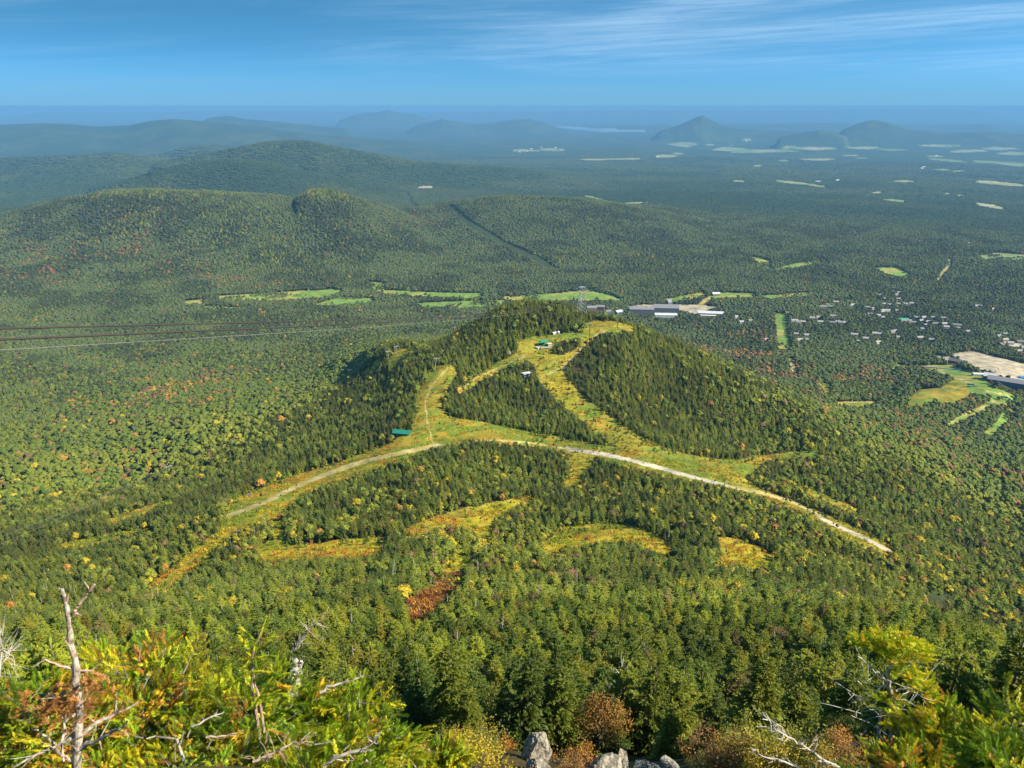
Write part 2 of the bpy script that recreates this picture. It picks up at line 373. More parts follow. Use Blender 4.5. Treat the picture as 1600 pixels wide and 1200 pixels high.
# ------------------------------------------------------------------ what covers the ground (outlines as surveyed from the summit)
FOREST, TRAIL, ROAD, TURF, LOT, WATER, FIELD, CUT, TRACK, HEATH = range(10)
POLY = [
    (TRAIL, 180, 1000, [(222, 925), (285, 872), (345, 828), (352, 790), (392, 768), (440, 750), (500, 733), (560, 712), (612, 690), (640, 672), (652, 645), (655, 612), (668, 588), (682, 572), (700, 569), (718, 573),
                       (706, 600), (690, 635), (700, 650), (760, 660), (830, 675), (900, 688), (960, 698), (1030, 705), (1100, 716), (1150, 718), (1190, 711), (1230, 706), (1282, 703), (1280, 713), (1200, 720), (1165, 745),
                       (1180, 760), (1240, 782), (1300, 808), (1350, 830), (1400, 858), (1390, 866), (1330, 840), (1270, 806), (1190, 773), (1120, 754), (1065, 744), (985, 724), (930, 711), (885, 703), (830, 692),
                       (780, 687), (740, 684), (690, 694), (640, 710), (560, 738), (480, 766), (446, 792), (440, 800), (400, 812), (370, 826), (335, 855), (298, 890), (245, 928)]),
    (TRAIL, 540, 1100, [(838, 590), (850, 605), (872, 628), (900, 650), (931, 673), (975, 697), (1030, 712), (1080, 732), (1120, 745), (1130, 722), (1085, 712), (1040, 700), (995, 680), (955, 652), (926, 630), (902, 610),
                        (888, 595), (878, 578), (888, 564), (905, 547), (922, 530), (945, 520), (975, 519), (1000, 514), (985, 508), (960, 503), (930, 500), (914, 508), (906, 519), (872, 521), (850, 524), (815, 530), (808, 548), (780, 566), (742, 588), (712, 612),
                        (716, 616), (745, 598), (790, 575), (822, 562), (835, 570)]),
    (FOREST, 800, 1100, [(866, 538), (880, 531), (904, 527), (906, 535), (893, 550), (873, 557), (864, 549)]),
    (TRAIL, 850, 1200, [(608, 572), (618, 546), (645, 545), (634, 560), (616, 575)]),
    (TRAIL, 850, 1200, [(560, 590), (590, 560), (603, 552), (600, 560), (575, 588)]),
    (TRAIL, 250, 480, [(402, 870), (405, 850), (424, 850), (420, 812), (440, 792), (444, 850), (500, 850), (545, 842), (604, 838), (602, 856), (570, 868), (510, 868), (440, 872)]),
    (TRAIL, 250, 560, [(630, 832), (655, 815), (700, 800), (760, 788), (835, 771), (832, 782), (790, 797), (772, 815), (768, 850), (745, 850), (742, 824), (700, 816), (650, 832), (634, 840)]),
    (TRAIL, 200, 480, [(680, 882), (700, 868), (740, 852), (742, 870), (718, 890), (690, 896)]),
    (HEATH, 120, 330, [(640, 935), (680, 905), (690, 893), (724, 892), (725, 905), (690, 940), (652, 975), (628, 965)]),
    (TRAIL, 250, 500, [(848, 850), (878, 826), (930, 818), (990, 822), (1022, 833), (1060, 868), (1030, 864), (985, 840), (930, 843), (880, 852), (850, 870)]),
    (TRAIL, 250, 500, [(1122, 838), (1160, 843), (1214, 868), (1205, 880), (1180, 884), (1118, 880)]),
    (TRAIL, 350, 640, [(878, 758), (892, 735), (886, 712), (932, 712), (916, 736), (895, 758)]),
    (CUT, 300, 480, [(1436, 905), (1450, 920), (1490, 934), (1506, 946), (1482, 948), (1448, 931)]),  # ski trail in tree shade, the shade painted as dark ground
    (TRAIL, 400, 800, [(1365, 705), (1420, 706), (1420, 710), (1368, 710)]),
    (TRAIL, 400, 700, [(1262, 762), (1300, 778), (1345, 797), (1340, 801), (1295, 784), (1262, 768)]),
    (TRAIL, 380, 900, [(165, 812), (260, 780), (262, 785), (170, 818)]),
    (TRAIL, 300, 700, [(95, 850), (160, 838), (240, 820), (240, 826), (160, 846), (95, 858)]),
    # lift base and its meadows
    (TURF, 1200, 2100, [(1420, 560), (1462, 555), (1490, 572), (1530, 585), (1545, 600), (1590, 620), (1575, 634), (1540, 628), (1500, 602), (1490, 590), (1440, 576), (1400, 572), (1396, 590), (1388, 588), (1396, 572)]),
    (TRAIL, 1200, 2000, [(1418, 624), (1438, 608), (1470, 606), (1490, 592), (1512, 600), (1516, 622), (1490, 632), (1460, 628), (1440, 634), (1420, 636)]),
    (TRAIL, 1200, 1900, [(1303, 628), (1372, 627), (1362, 637), (1308, 637)]),
    (TRAIL, 1200, 1900, [(1382, 610), (1404, 609), (1402, 614), (1382, 614)]),
    (TRAIL, 1200, 2000, [(1283, 598), (1296, 600), (1300, 615), (1285, 618)]),
    (TURF, 1100, 1800, [(1474, 666), (1510, 645), (1540, 630), (1554, 636), (1510, 654), (1482, 668)]),
    (TURF, 1100, 1800, [(1520, 690), (1550, 665), (1568, 640), (1592, 640), (1570, 664), (1548, 684)]),
    (TURF, 2000, 2700, [(1210, 490), (1226, 490), (1238, 545), (1214, 547)]),
    (TRACK, 1800, 2300, [(1231, 560), (1240, 560), (1248, 588), (1238, 590)]),
    (LOT, 1500, 2300, [(1484, 553), (1520, 548), (1555, 557), (1600, 568), (1700, 590), (1700, 620), (1600, 598), (1560, 590), (1530, 580), (1510, 566)]),
    (LOT, 1500, 2300, [(1452, 552), (1484, 558), (1500, 566), (1490, 568), (1462, 558)]),
    (LOT, 2100, 3000, [(975, 480), (1000, 476), (1050, 476), (1090, 476), (1130, 480), (1105, 484), (1088, 492), (1062, 484), (1000, 482)]),
    (TURF, 2000, 2900, [(935, 494), (966, 492), (968, 508), (948, 507)]),
    (TRACK, 2400, 3200, [(1090, 478), (1098, 468), (1120, 458), (1122, 463), (1104, 472), (1098, 480)]),
    (LOT, 1800, 2500, [(1556, 516), (1572, 517), (1578, 530), (1600, 536), (1600, 545), (1568, 540), (1566, 528)]),
    # golf course and meadows of the valley
    (TURF, 2200, 3500, [(340, 462), (430, 457), (520, 452), (538, 454), (505, 465), (440, 469), (345, 469)]),
    (TURF, 2200, 3500, [(488, 477), (530, 464), (585, 466), (582, 473), (520, 477)]),
    (TURF, 2200, 3500, [(285, 470), (318, 468), (318, 474), (290, 475)]),
    (TURF, 2200, 3500, [(318, 478), (400, 481), (402, 483), (320, 481)]),
    (TURF, 2300, 3700, [(578, 440), (600, 442), (602, 453), (690, 457), (758, 458), (740, 466), (680, 464), (600, 459), (583, 452)]),
    (TURF, 2200, 3400, [(648, 474), (700, 471), (790, 469), (786, 477), (720, 481), (660, 479)]),
    (TURF, 2200, 3600, [(778, 464), (838, 460), (870, 458), (925, 452), (930, 456), (960, 463), (975, 470), (930, 469), (870, 470), (800, 470)]),
    (TURF, 2200, 3600, [(1030, 470), (1062, 463), (1098, 456), (1103, 463), (1062, 470)]),
    (TURF, 2200, 3700, [(1108, 456), (1180, 458), (1182, 464), (1110, 466)]),
    (TURF, 2200, 3700, [(1188, 462), (1290, 455), (1286, 460), (1200, 467)]),
    (TURF, 2200, 3300, [(1276, 476), (1330, 467), (1332, 470), (1280, 480)]),
    (TURF, 2800, 4700, [(1174, 400), (1203, 407), (1206, 420), (1192, 419)]),
    (TURF, 2800, 4700, [(1215, 419), (1240, 412), (1290, 405), (1294, 408), (1240, 419), (1218, 423)]),
    (TURF, 2800, 4700, [(1365, 418), (1400, 418), (1420, 428), (1410, 433), (1388, 429)]),
    (FIELD, 2800, 5500, [(1524, 400), (1556, 395), (1640, 400), (1640, 407), (1540, 405)]),
    (TRACK, 2500, 4700, [(1462, 440), (1470, 425), (1482, 413), (1480, 405), (1486, 405), (1488, 414), (1476, 427), (1468, 440)]),
    # the long cut of the power line over the wooded ridge, its shade painted into the ground
    (CUT, 3200, 5200, [(700, 322), (708, 321), (735, 345), (790, 378), (845, 402), (880, 425), (905, 440), (895, 442), (868, 428), (835, 408), (782, 383), (727, 352)]),
    (CUT, 4850, 9000, [(626, 300), (635, 299), (656, 326), (643, 329)]),
    # water far off
    (WATER, 18000, 45000, [(868, 196), (900, 198), (950, 202), (1010, 203), (1006, 206), (950, 206), (905, 203), (872, 199)]),
    (LOT, 5400, 9000, [(651, 292), (664, 290), (678, 291), (676, 294), (656, 294)]),
]
# farmland patches on the plain: centre, half width, half height, lean
FARM = [(1068, 226, 20, 3, 0), (1140, 233, 26, 3, 0), (1190, 236, 48, 3.2, 0), (1235, 230, 14, 2.4, 0), (1270, 232, 30, 2.2, 0), (1350, 231, 26, 2, 0), (1395, 234, 20, 1.6, 0),
        (1470, 228, 30, 2.2, 0), (1510, 236, 26, 2.6, 0), (1560, 232, 24, 2, 0), (1585, 240, 26, 2.6, 0), (1480, 250, 30, 1.8, 3), (1560, 254, 40, 2.4, 3), (1590, 258, 20, 2, 1), (1560, 286, 38, 3.2, 5),
        (1475, 265, 18, 1.6, 0), (1500, 267, 16, 1.4, 0), (1280, 249, 30, 2, 0), (1225, 251, 10, 1.4, 0), (1345, 247, 8, 1, 0), (1410, 283, 20, 1.8, 0), (1240, 285, 30, 2.4, 4), (1275, 290, 16, 2, 2), (1155, 283, 12, 1.2, 0),
        (1185, 259, 12, 1.4, 0), (820, 235, 20, 2.4, 0), (865, 234, 24, 2.4, 0), (980, 248, 24, 2, 0), (935, 249, 30, 1.8, 0), (1040, 244, 18, 2.2, 0), (1060, 240, 10, 1.8, 0), (1400, 313, 20, 2, 2), (1370, 301, 10, 1.6, 0),
        (1550, 322, 28, 3.4, 5), (1500, 305, 8, 1.4, 0), (1480, 303, 10, 1.2, 0), (930, 310, 20, 2.4, 6), (990, 317, 20, 1.8, -1), (1003, 321, 8, 1.2, 0), (1110, 226, 8, 1.2, 0), (1165, 219, 8, 2, 0), (1460, 244, 12, 1, 0), (1330, 243, 14, 1.2, 0)]
for cx_, cy_, a_, b_, s_ in FARM:
    n = 6
    POLY.append((FIELD, 5200, 60000, [(cx_ + 1.15 * a_ * math.cos(2 * math.pi * k / n + 0.3) * (1 + 0.25 * math.sin(k * 2.7 + cx_)), cy_ + s_ * math.cos(2 * math.pi * k / n + 0.3) + 1.05 * b_ * math.sin(2 * math.pi * k / n + 0.3) * (1 + 0.3 * math.sin(k * 1.9 + cy_))) for k in range(n)]))
# roads and wheel tracks: class, near, far, half width in photograph pixels, line
LINES = [
    (ROAD, 380, 760, 3.0, [(884, 701), (920, 706), (950, 711), (985, 719), (1020, 728), (1066, 741)]),
    (ROAD, 380, 760, 2.4, [(640, 706), (655, 701), (680, 696), (700, 697)]),
    (TRACK, 300, 760, 3.4, [(356, 806), (385, 796), (420, 782), (470, 757), (520, 737), (575, 719), (640, 705), (680, 697)]),
    (ROAD, 380, 700, 2.6, [(1066, 741), (1100, 750), (1140, 760)]),
    (TRACK, 380, 700, 2.6, [(1140, 760), (1190, 770), (1240, 785), (1280, 804)]),
    (ROAD, 300, 600, 2.6, [(1280, 808), (1310, 823), (1345, 838), (1372, 852), (1392, 862)]),
    (TRACK, 560, 760, 1.3, [(700, 697), (735, 689), (780, 688), (830, 692), (884, 701)]),
    (TRACK, 560, 1000, 1.1, [(676, 690), (668, 660), (664, 630), (672, 605), (690, 585), (700, 575)]),
    (TRACK, 600, 1100, 1.2, [(846, 590), (880, 572), (905, 548), (930, 524), (948, 516)]),
    (TRACK, 600, 1100, 0.9, [(714, 612), (745, 590), (790, 570), (822, 556)]),
    (TRACK, 1200, 2100, 1.0, [(1420, 572), (1460, 577), (1500, 592), (1545, 612), (1588, 620)]),
    (TRACK, 1200, 2100, 1.0, [(1544, 622), (1556, 630), (1572, 631), (1590, 625)]),
    (TRACK, 1100, 1800, 1.0, [(1476, 664), (1505, 648), (1540, 634)]),
    (TRACK, 1200, 2100, 0.8, [(1303, 629), (1340, 628), (1372, 629)]),
    (ROAD, 5000, 9000, 0.9, [(1568, 343), (1576, 333), (1586, 325), (1560, 320), (1530, 321)]),
    (ROAD, 1800, 3600, 0.8, [(1236, 491), (1280, 488), (1330, 489), (1380, 492), (1430, 495), (1470, 503), (1510, 514)]),
    (ROAD, 1800, 3600, 0.8, [(1335, 500), (1380, 510), (1440, 512), (1500, 524), (1560, 535)]),
    (ROAD, 1800, 3600, 0.7, [(1130, 484), (1170, 494), (1212, 493)]),
    (ROAD, 1900, 3600, 0.9, [(1400, 478), (1425, 474), (1450, 480), (1480, 490)]),
]


def inpoly(px, py, pts):
    x = np.array([p[0] for p in pts], float); y = np.array([p[1] for p in pts], float)
    ok = (px >= x.min()) & (px <= x.max()) & (py >= y.min()) & (py <= y.max())
    idx = np.nonzero(ok)[0]
    out = np.zeros(px.shape, bool)
    if len(idx) == 0:
        return out
    X = px[idx]; Y = py[idx]; c = np.zeros(len(idx), bool)
    j = len(x) - 1
    for i in range(len(x)):
        m = (y[i] > Y) != (y[j] > Y)
        xi = (x[j] - x[i]) * (Y - y[i]) / ((y[j] - y[i]) if y[j] != y[i] else 1e-9) + x[i]
        c ^= m & (X < xi)
        j = i
    out[idx] = c
    return out


def nearline(px, py, pts, w):
    x0 = min(p[0] for p in pts) - w; x1 = max(p[0] for p in pts) + w
    y0 = min(p[1] for p in pts) - w; y1 = max(p[1] for p in pts) + w
    idx = np.nonzero((px >= x0) & (px <= x1) & (py >= y0) & (py <= y1))[0]
    out = np.zeros(px.shape, bool)
    if len(idx) == 0:
        return out
    X = px[idx]; Y = py[idx]; d = np.full(len(idx), 1e9)
    for (ax, ay), (bx, by) in zip(pts[:-1], pts[1:]):
        ux, uy = bx - ax, by - ay
        t = np.clip(((X - ax) * ux + (Y - ay) * uy) / (ux * ux + uy * uy), 0, 1)
        d = np.minimum(d, np.hypot(X - ax - t * ux, Y - ay - t * uy))
    out[idx] = d < w
    return out


def classify(x, y, z, lines=True, skirt=True):
    r = np.hypot(x, y)
    px, py = topix(x, y, z)
    wob = (fbm(x, y, 14, 3, 51) - 0.5) * np.where(r < 1200, 9.0, np.where(r < 5000, 2.0, 1.0))
    qx = px + wob; qy = py + wob * 0.5
    c = np.zeros(x.shape, np.int8)
    front = y > 1
    for k, r0, r1, pts in POLY:
        m = inpoly(qx, qy, pts) & (r > r0) & (r < r1) & front
        c[m] = k
    if skirt:
        c2 = classify(x, y, z + 3.4, False, False)
        c = np.where((c == FOREST) & (r < 700) & ((c2 == TRAIL) | (c2 == HEATH)), c2, c)
    if lines:
        for k, r0, r1, w, pts in LINES:
            m = nearline(px, py, pts, w) & (r > r0) & (r < r1) & front
            c[m] = k
    return c


GC = classify(GX.ravel(), GY.ravel(), GZ.ravel()).reshape(GX.shape)

# colours that the ground itself has (grass kinds, gravel, litter), patchy; the cuts carry painted shade
def mixc(a, b, t):
    return a + (b - a) * t[..., None]
def C(*v):
    return np.array(v, float)
n1 = fbm(GX, GY, 26, 4, 61); n2 = fbm(GX, GY, 9, 3, 67); n3 = fbm(GX, GY, 60, 3, 71); n4 = fbm(GX, GY, 420, 4, 77); n5 = fbm(GX, GY, 900, 3, 79)
forest_near = mixc(mixc(C(.030, .032, .012) + 0 * n1[..., None], C(.075, .055, .020), sm(n2, .5, .75)), C(.04, .06, .015), sm(n1, .5, .7))
forest_far = mixc(mixc(C(.026, .046, .015) + 0 * n1[..., None], C(.048, .066, .019), sm(n4, .40, .65)), C(.024, .048, .018), sm(n5, .52, .68))
CC = mixc(forest_near, forest_far, sm(RR, 3500, 6500))
grass = mixc(mixc(mixc(C(.25, .21, .022) + 0 * n1[..., None], C(.13, .18, .018), sm(n1, .46, .58)), C(.36, .22, .022), sm(n2, .54, .72) * sm(n3, .38, .58)), C(.42, .34, .018), sm(n3, .60, .70) * .4 + .75 * (1 - sm(RR, 420, 540)) * sm(n1, .35, .5))
turf = mixc(C(.14, .23, .035) + 0 * n1[..., None], C(.28, .27, .06), sm(fbm(GX, GY, 90, 3, 81), .45, .65))
for k, colr in ((TRAIL, grass), (TURF, turf), (ROAD, mixc(C(.46, .41, .32) + 0 * n1[..., None], C(.28, .25, .15), sm(n2, .4, .7))),
                (TRACK, mixc(C(.42, .34, .14) + 0 * n1[..., None], C(.30, .24, .07), sm(n2, .4, .7))),
                (LOT, mixc(C(.40, .34, .23) + 0 * n1[..., None], C(.30, .27, .20), sm(n1, .4, .7))), (WATER, C(.25, .32, .38) + 0 * n1[..., None]),
                (FIELD, mixc(C(.13, .19, .06) + 0 * n1[..., None], C(.26, .26, .12), sm(n4, .42, .62))), (CUT, C(.035, .05, .015) + 0 * n1[..., None]),  # cut ground darkened to stand for the shade lying on it
                (HEATH, mixc(C(.13, .065, .022) + 0 * n1[..., None], C(.26, .18, .04), sm(n2, .5, .7)))):
    m = GC == k
    CC[m] = colr[m]
CC = np.clip(CC, 0, 1)


def new_mesh(name, verts, faces, size, colors=None, cname="Col", extra=None):
    me = bpy.data.meshes.new(name)
    nv = len(verts); nf = len(faces) // size if faces.ndim == 1 else len(faces)
    f = np.ascontiguousarray(faces, dtype=np.int32).ravel()
    me.vertices.add(nv)
    me.vertices.foreach_set("co", np.ascontiguousarray(verts, dtype=np.float32).ravel())
    me.loops.add(len(f))
    me.loops.foreach_set("vertex_index", f)
    me.polygons.add(nf)
    me.polygons.foreach_set("loop_start", np.arange(0, len(f), size, dtype=np.int32))
    me.update(calc_edges=True)
    me.polygons.foreach_set('use_smooth', np.zeros(nf, bool))
    if colors is not None:
        at = me.attributes.new(cname, 'FLOAT_COLOR', 'POINT')
        c4 = np.ones((nv, 4), np.float32); c4[:, :3] = colors
        at.data.foreach_set("color", c4.ravel())
    return me


def link(name, me, mat=None, parent=None, loc=None):
    o = bpy.data.objects.new(name, me)
    COL.objects.link(o)
    if mat is not None and me is not None and len(me.materials) == 0:
        me.materials.append(mat)
    if parent is not None:
        o.parent = parent
    if loc is not None:
        o.location = loc
    return o


def tag(o, label=None, cat=None, group=None, kind=None):
    if label: o["label"] = label
    if cat: o["category"] = cat
    if group: o["group"] = group
    if kind: o["kind"] = kind
    return o


def empty(name, loc, label, cat, group=None, rz=0.0):
    o = bpy.data.objects.new(name, None)
    COL.objects.link(o)
    o.location = loc
    o.rotation_euler = (0, 0, rz)
    o.empty_display_size = 0.3
    return tag(o, label, cat, group)


def mat_ground():
    m = bpy.data.materials.new("ground_cover")
    m.use_nodes = True
    nt = m.node_tree; nt.nodes.clear(); L = nt.links.new
    out = nd(nt, 'ShaderNodeOutputMaterial')
    b = nd(nt, 'ShaderNodeBsdfPrincipled', i_Roughness=0.92)
    b.inputs['Specular IOR Level'].default_value = 0.15
    a = nd(nt, 'ShaderNodeAttribute', attribute_name="Col")
    geo = nd(nt, 'ShaderNodeNewGeometry')
    def nz(scale, detail):
        n = nd(nt, 'ShaderNodeTexNoise', i_Scale=scale, i_Detail=detail, i_Roughness=0.7)
        L(geo.outputs['Position'], n.inputs['Vector'])
        return n
    fine = nz(1.3, 5); mid = nz(0.045, 6)
    far = nz(0.012, 7)
    # distance of the point from the summit decides which grain is used
    ln = nd(nt, 'ShaderNodeVectorMath', operation='LENGTH'); L(geo.outputs['Position'], ln.inputs[0])
    t1 = nd(nt, 'ShaderNodeMapRange', clamp=True); t1.inputs['From Min'].default_value = 100; t1.inputs['From Max'].default_value = 900
    L(ln.outputs['Value'], t1.inputs['Value'])
    t2 = nd(nt, 'ShaderNodeMapRange', clamp=True); t2.inputs['From Min'].default_value = 2500; t2.inputs['From Max'].default_value = 6000
    L(ln.outputs['Value'], t2.inputs['Value'])
    m1 = nd(nt, 'ShaderNodeMix', data_type='FLOAT'); L(t1.outputs[0], m1.inputs['Factor']); L(fine.outputs['Fac'], m1.inputs['A']); L(mid.outputs['Fac'], m1.inputs['B'])
    m2 = nd(nt, 'ShaderNodeMix', data_type='FLOAT'); L(t2.outputs[0], m2.inputs['Factor']); L(m1.outputs['Result'], m2.inputs['A']); L(far.outputs['Fac'], m2.inputs['B'])
    mr = nd(nt, 'ShaderNodeMapRange', clamp=True)
    mr.inputs['From Min'].default_value = 0.32; mr.inputs['From Max'].default_value = 0.68; mr.inputs['To Min'].default_value = 0.55; mr.inputs['To Max'].default_value = 1.5
    L(m2.outputs['Result'], mr.inputs['Value'])
    vm = nd(nt, 'ShaderNodeVectorMath', operation='SCALE')
    L(a.outputs['Color'], vm.inputs[0]); L(mr.outputs[0], vm.inputs['Scale'])
    L(vm.outputs[0], b.inputs['Base Color'])
    bp = nd(nt, 'ShaderNodeBump', i_Strength=0.6, i_Distance=0.3); L(fine.outputs['Fac'], bp.inputs['Height'])
    L(bp.outputs[0], b.inputs['Normal'])
    L(b.outputs[0], out.inputs['Surface'])
    return m


M_GROUND = mat_ground()
ni, nj = GX.shape
Vg = np.stack([GX, GY, GZ], -1).reshape(-1, 3)
ii, jj = np.meshgrid(np.arange(ni - 1), np.arange(nj - 1), indexing='ij')
F = np.stack([ii * nj + jj, ii * nj + jj + 1, (ii + 1) * nj + jj + 1, (ii + 1) * nj + jj], -1).reshape(-1, 4)[:, ::-1]
# the seam straight behind
is_ = np.arange(ni - 1)
F = np.concatenate([F, np.stack([is_ * nj + nj - 1, is_ * nj, (is_ + 1) * nj, (is_ + 1) * nj + nj - 1], -1)[:, ::-1]])
gcf = GC.ravel()
fc = gcf[F[:, 0]]
GNAMES = {FOREST: "ground", TRAIL: "ski_trail", ROAD: "gravel_road", TURF: "meadow", LOT: "parking_ground", WATER: "lake_water", FIELD: "field", CUT: "shaded_clearing", TRACK: "dirt_track", HEATH: "heath"}
cflat = CC.reshape(-1, 3)
for k, nm in GNAMES.items():
    sel = F[fc == k]
    if k == FOREST:
        # one small cap closes the sheet under the viewer
        pass
    if len(sel) == 0:
        print("empty class", nm); continue
    used, inv = np.unique(sel.ravel(), return_inverse=True)
    me = new_mesh(nm, Vg[used], inv.reshape(-1, 4), 4, cflat[used])
    me.polygons.foreach_set("use_smooth", np.ones(len(me.polygons), bool))
    if k == WATER:
        mw = bpy.data.materials.new("lake_water"); mw.use_nodes = True
        bs = mw.node_tree.nodes['Principled BSDF']
        bs.inputs['Base Color'].default_value = (.20, .26, .30, 1); bs.inputs['Roughness'].default_value = 0.25
        o = link(nm, me, mw)
    else:
        o = link(nm, me, M_GROUND)
    tag(o, kind="structure")


def hit(px, py):
    d = ray(px, py)
    t = np.geomspace(3, 90000, 6000)
    x = d[0] * t; y = d[1] * t; z = d[2] * t
    g = zat(x, y)
    k = int(np.argmax(z < g))
    a, b = t[max(k - 1, 0)], t[k]
    for _ in range(18):
        m = .5 * (a + b)
        if d[2] * m < zat(np.array([d[0] * m]), np.array([d[1] * m]))[0]: b = m
        else: a = m
    return Vector((d[0] * b, d[1] * b, float(zat(np.array([d[0] * b]), np.array([d[1] * b]))[0])))


def build_haze():
    x = 135000.0
    zs = (-952.0, 1.2)
    v = np.array([(sx * x, sy * x, z) for z in zs for sx, sy in ((-1, -1), (1, -1), (1, 1), (-1, 1))])
    f = np.array([(0, 3, 2, 1), (4, 5, 6, 7), (0, 1, 5, 4), (1, 2, 6, 5), (2, 3, 7, 6), (3, 0, 4, 7)])
    me = new_mesh("haze", v, f, 4)
    m = bpy.data.materials.new("haze"); m.use_nodes = True
    nt = m.node_tree; nt.nodes.clear()
    out = nd(nt, 'ShaderNodeOutputMaterial')
    vol = nd(nt, 'ShaderNodeVolumePrincipled')
    vol.inputs['Color'].default_value = (0.19, 0.47, 0.82, 1)
    vol.inputs['Density'].default_value = 4.0e-5
    vol.inputs['Anisotropy'].default_value = 0.0
    nt.links.new(vol.outputs[0], out.inputs['Volume'])
    o = link("haze", me, m)
    tag(o, kind="stuff")


build_haze()

# ------------------------------------------------------------------ materials for plants, bark, rock, built things
def mat_leaf(name="foliage", trans=0.25, rough=0.75, spec=0.25, var=0.35, scale=3.0):
    m = bpy.data.materials.new(name)
    m.use_nodes = True
    nt = m.node_tree; nt.nodes.clear(); L = nt.links.new
    out = nd(nt, 'ShaderNodeOutputMaterial')
    a = nd(nt, 'ShaderNodeAttribute', attribute_name="tint", attribute_type='INSTANCER')
    tc = nd(nt, 'ShaderNodeTexCoord')
    n = nd(nt, 'ShaderNodeTexNoise', i_Scale=scale, i_Detail=3.0, i_Roughness=0.7)
    L(tc.outputs['Object'], n.inputs['Vector'])
    mr = nd(nt, 'ShaderNodeMapRange', clamp=True)
    mr.inputs['From Min'].default_value = 0.3; mr.inputs['From Max'].default_value = 0.7
    mr.inputs['To Min'].default_value = 1 - var; mr.inputs['To Max'].default_value = 1 + var
    L(n.outputs['Fac'], mr.inputs['Value'])
    vm = nd(nt, 'ShaderNodeVectorMath', operation='SCALE')
    L(a.outputs['Color'], vm.inputs[0]); L(mr.outputs[0], vm.inputs['Scale'])
    b = nd(nt, 'ShaderNodeBsdfPrincipled', i_Roughness=rough)
    b.inputs['Specular IOR Level'].default_value = spec
    L(vm.outputs[0], b.inputs['Base Color'])
    t = nd(nt, 'ShaderNodeBsdfTranslucent')
    L(vm.outputs[0], t.inputs['Color'])
    mx = nd(nt, 'ShaderNodeMixShader'); mx.inputs[0].default_value = trans
    L(b.outputs[0], mx.inputs[1]); L(t.outputs[0], mx.inputs[2]); L(mx.outputs[0], out.inputs['Surface'])
    return m


def mat_noise(name, c1, c2, scale=4.0, rough=0.85, bump=0.4, metal=0.0, detail=6.0, lo=0.35, hi=0.65, stretch=None, dist=0.02):
    m = bpy.data.materials.new(name)
    m.use_nodes = True
    nt = m.node_tree; L = nt.links.new
    b = nt.nodes['Principled BSDF']
    b.inputs['Roughness'].default_value = rough; b.inputs['Metallic'].default_value = metal
    tc = nd(nt, 'ShaderNodeTexCoord'); mp = nd(nt, 'ShaderNodeMapping')
    if stretch: mp.inputs['Scale'].default_value = stretch
    L(tc.outputs['Object'], mp.inputs['Vector'])
    n = nd(nt, 'ShaderNodeTexNoise', i_Scale=scale, i_Detail=detail, i_Roughness=0.65)
    L(mp.outputs[0], n.inputs['Vector'])
    mr = nd(nt, 'ShaderNodeMapRange', clamp=True)
    mr.inputs['From Min'].default_value = lo; mr.inputs['From Max'].default_value = hi
    L(n.outputs['Fac'], mr.inputs['Value'])
    mx = nd(nt, 'ShaderNodeMix', data_type='RGBA')
    mx.inputs['A'].default_value = (*c1, 1); mx.inputs['B'].default_value = (*c2, 1)
    L(mr.outputs[0], mx.inputs['Factor']); L(mx.outputs['Result'], b.inputs['Base Color'])
    if bump:
        bp = nd(nt, 'ShaderNodeBump', i_Strength=bump, i_Distance=dist)
        L(n.outputs['Fac'], bp.inputs['Height']); L(bp.outputs[0], b.inputs['Normal'])
    return m


M_NEEDLE = mat_leaf("spruce_needles", 0.30, 0.6, 0.3, 0.35, 2.5)
M_LEAF = mat_leaf("broad_leaves", 0.25, 0.65, 0.3, 0.35, 2.2)
M_CANOPY = mat_leaf("canopy", 0.0, 0.8, 0.15, 0.25, 6.0)
M_BARK = mat_noise("bark", (.10, .085, .065), (.26, .24, .20), 12, 0.9, 0.5, stretch=(1, 1, .3))
M_DEADWOOD = mat_noise("dead_wood", (.30, .28, .25), (.55, .53, .48), 10, 0.9, 0.4, stretch=(1, 1, .3))


class TB:
    """collects triangles"""
    def __init__(s): s.v = []; s.f = []; s.m = []; s.n = 0
    def add(s, v, f, mi=0):
        v = np.asarray(v, float); f = np.asarray(f, int)
        s.v.append(v); s.f.append(f + s.n); s.m.append(np.full(len(f), mi)); s.n += len(v)
    def mesh(s, name, mats, smooth=False):
        me = new_mesh(name, np.concatenate(s.v), np.concatenate(s.f), 3)
        for m in mats: me.materials.append(m)
        me.polygons.foreach_set("material_index", np.concatenate(s.m).astype(np.int32))
        if smooth: me.polygons.foreach_set("use_smooth", np.ones(len(me.polygons), bool))
        return me


def tube(tb, pts, radii, n=6, mi=0):
    pts = np.asarray(pts, float); k = len(pts)
    radii = np.asarray(radii, float)
    up = np.array([0.31, 0.17, 0.93])
    vs = []
    for i in range(k):
        d = pts[min(i + 1, k - 1)] - pts[max(i - 1, 0)]
        d = d / (np.linalg.norm(d) + 1e-9)
        a = np.cross(d, up if abs(d @ up) < 0.95 else np.array([1., 0, 0])); a /= np.linalg.norm(a) + 1e-9
        b = np.cross(d, a)
        t = np.arange(n) * 2 * math.pi / n
        vs.append(pts[i] + radii[i] * (np.cos(t)[:, None] * a + np.sin(t)[:, None] * b))
    vs.append(pts[:1]); vs.append(pts[-1:])
    v = np.concatenate(vs)
    f = []
    for i in range(k - 1):
        for j in range(n):
            a = i * n + j; b = i * n + (j + 1) % n; c = a + n; d = b + n
            f += [(a, c, b), (b, c, d)]
    for j in range(n):
        f += [(k * n, j, (j + 1) % n), (k * n + 1, (k - 1) * n + (j + 1) % n, (k - 1) * n + j)]
    tb.add(v, f, mi)


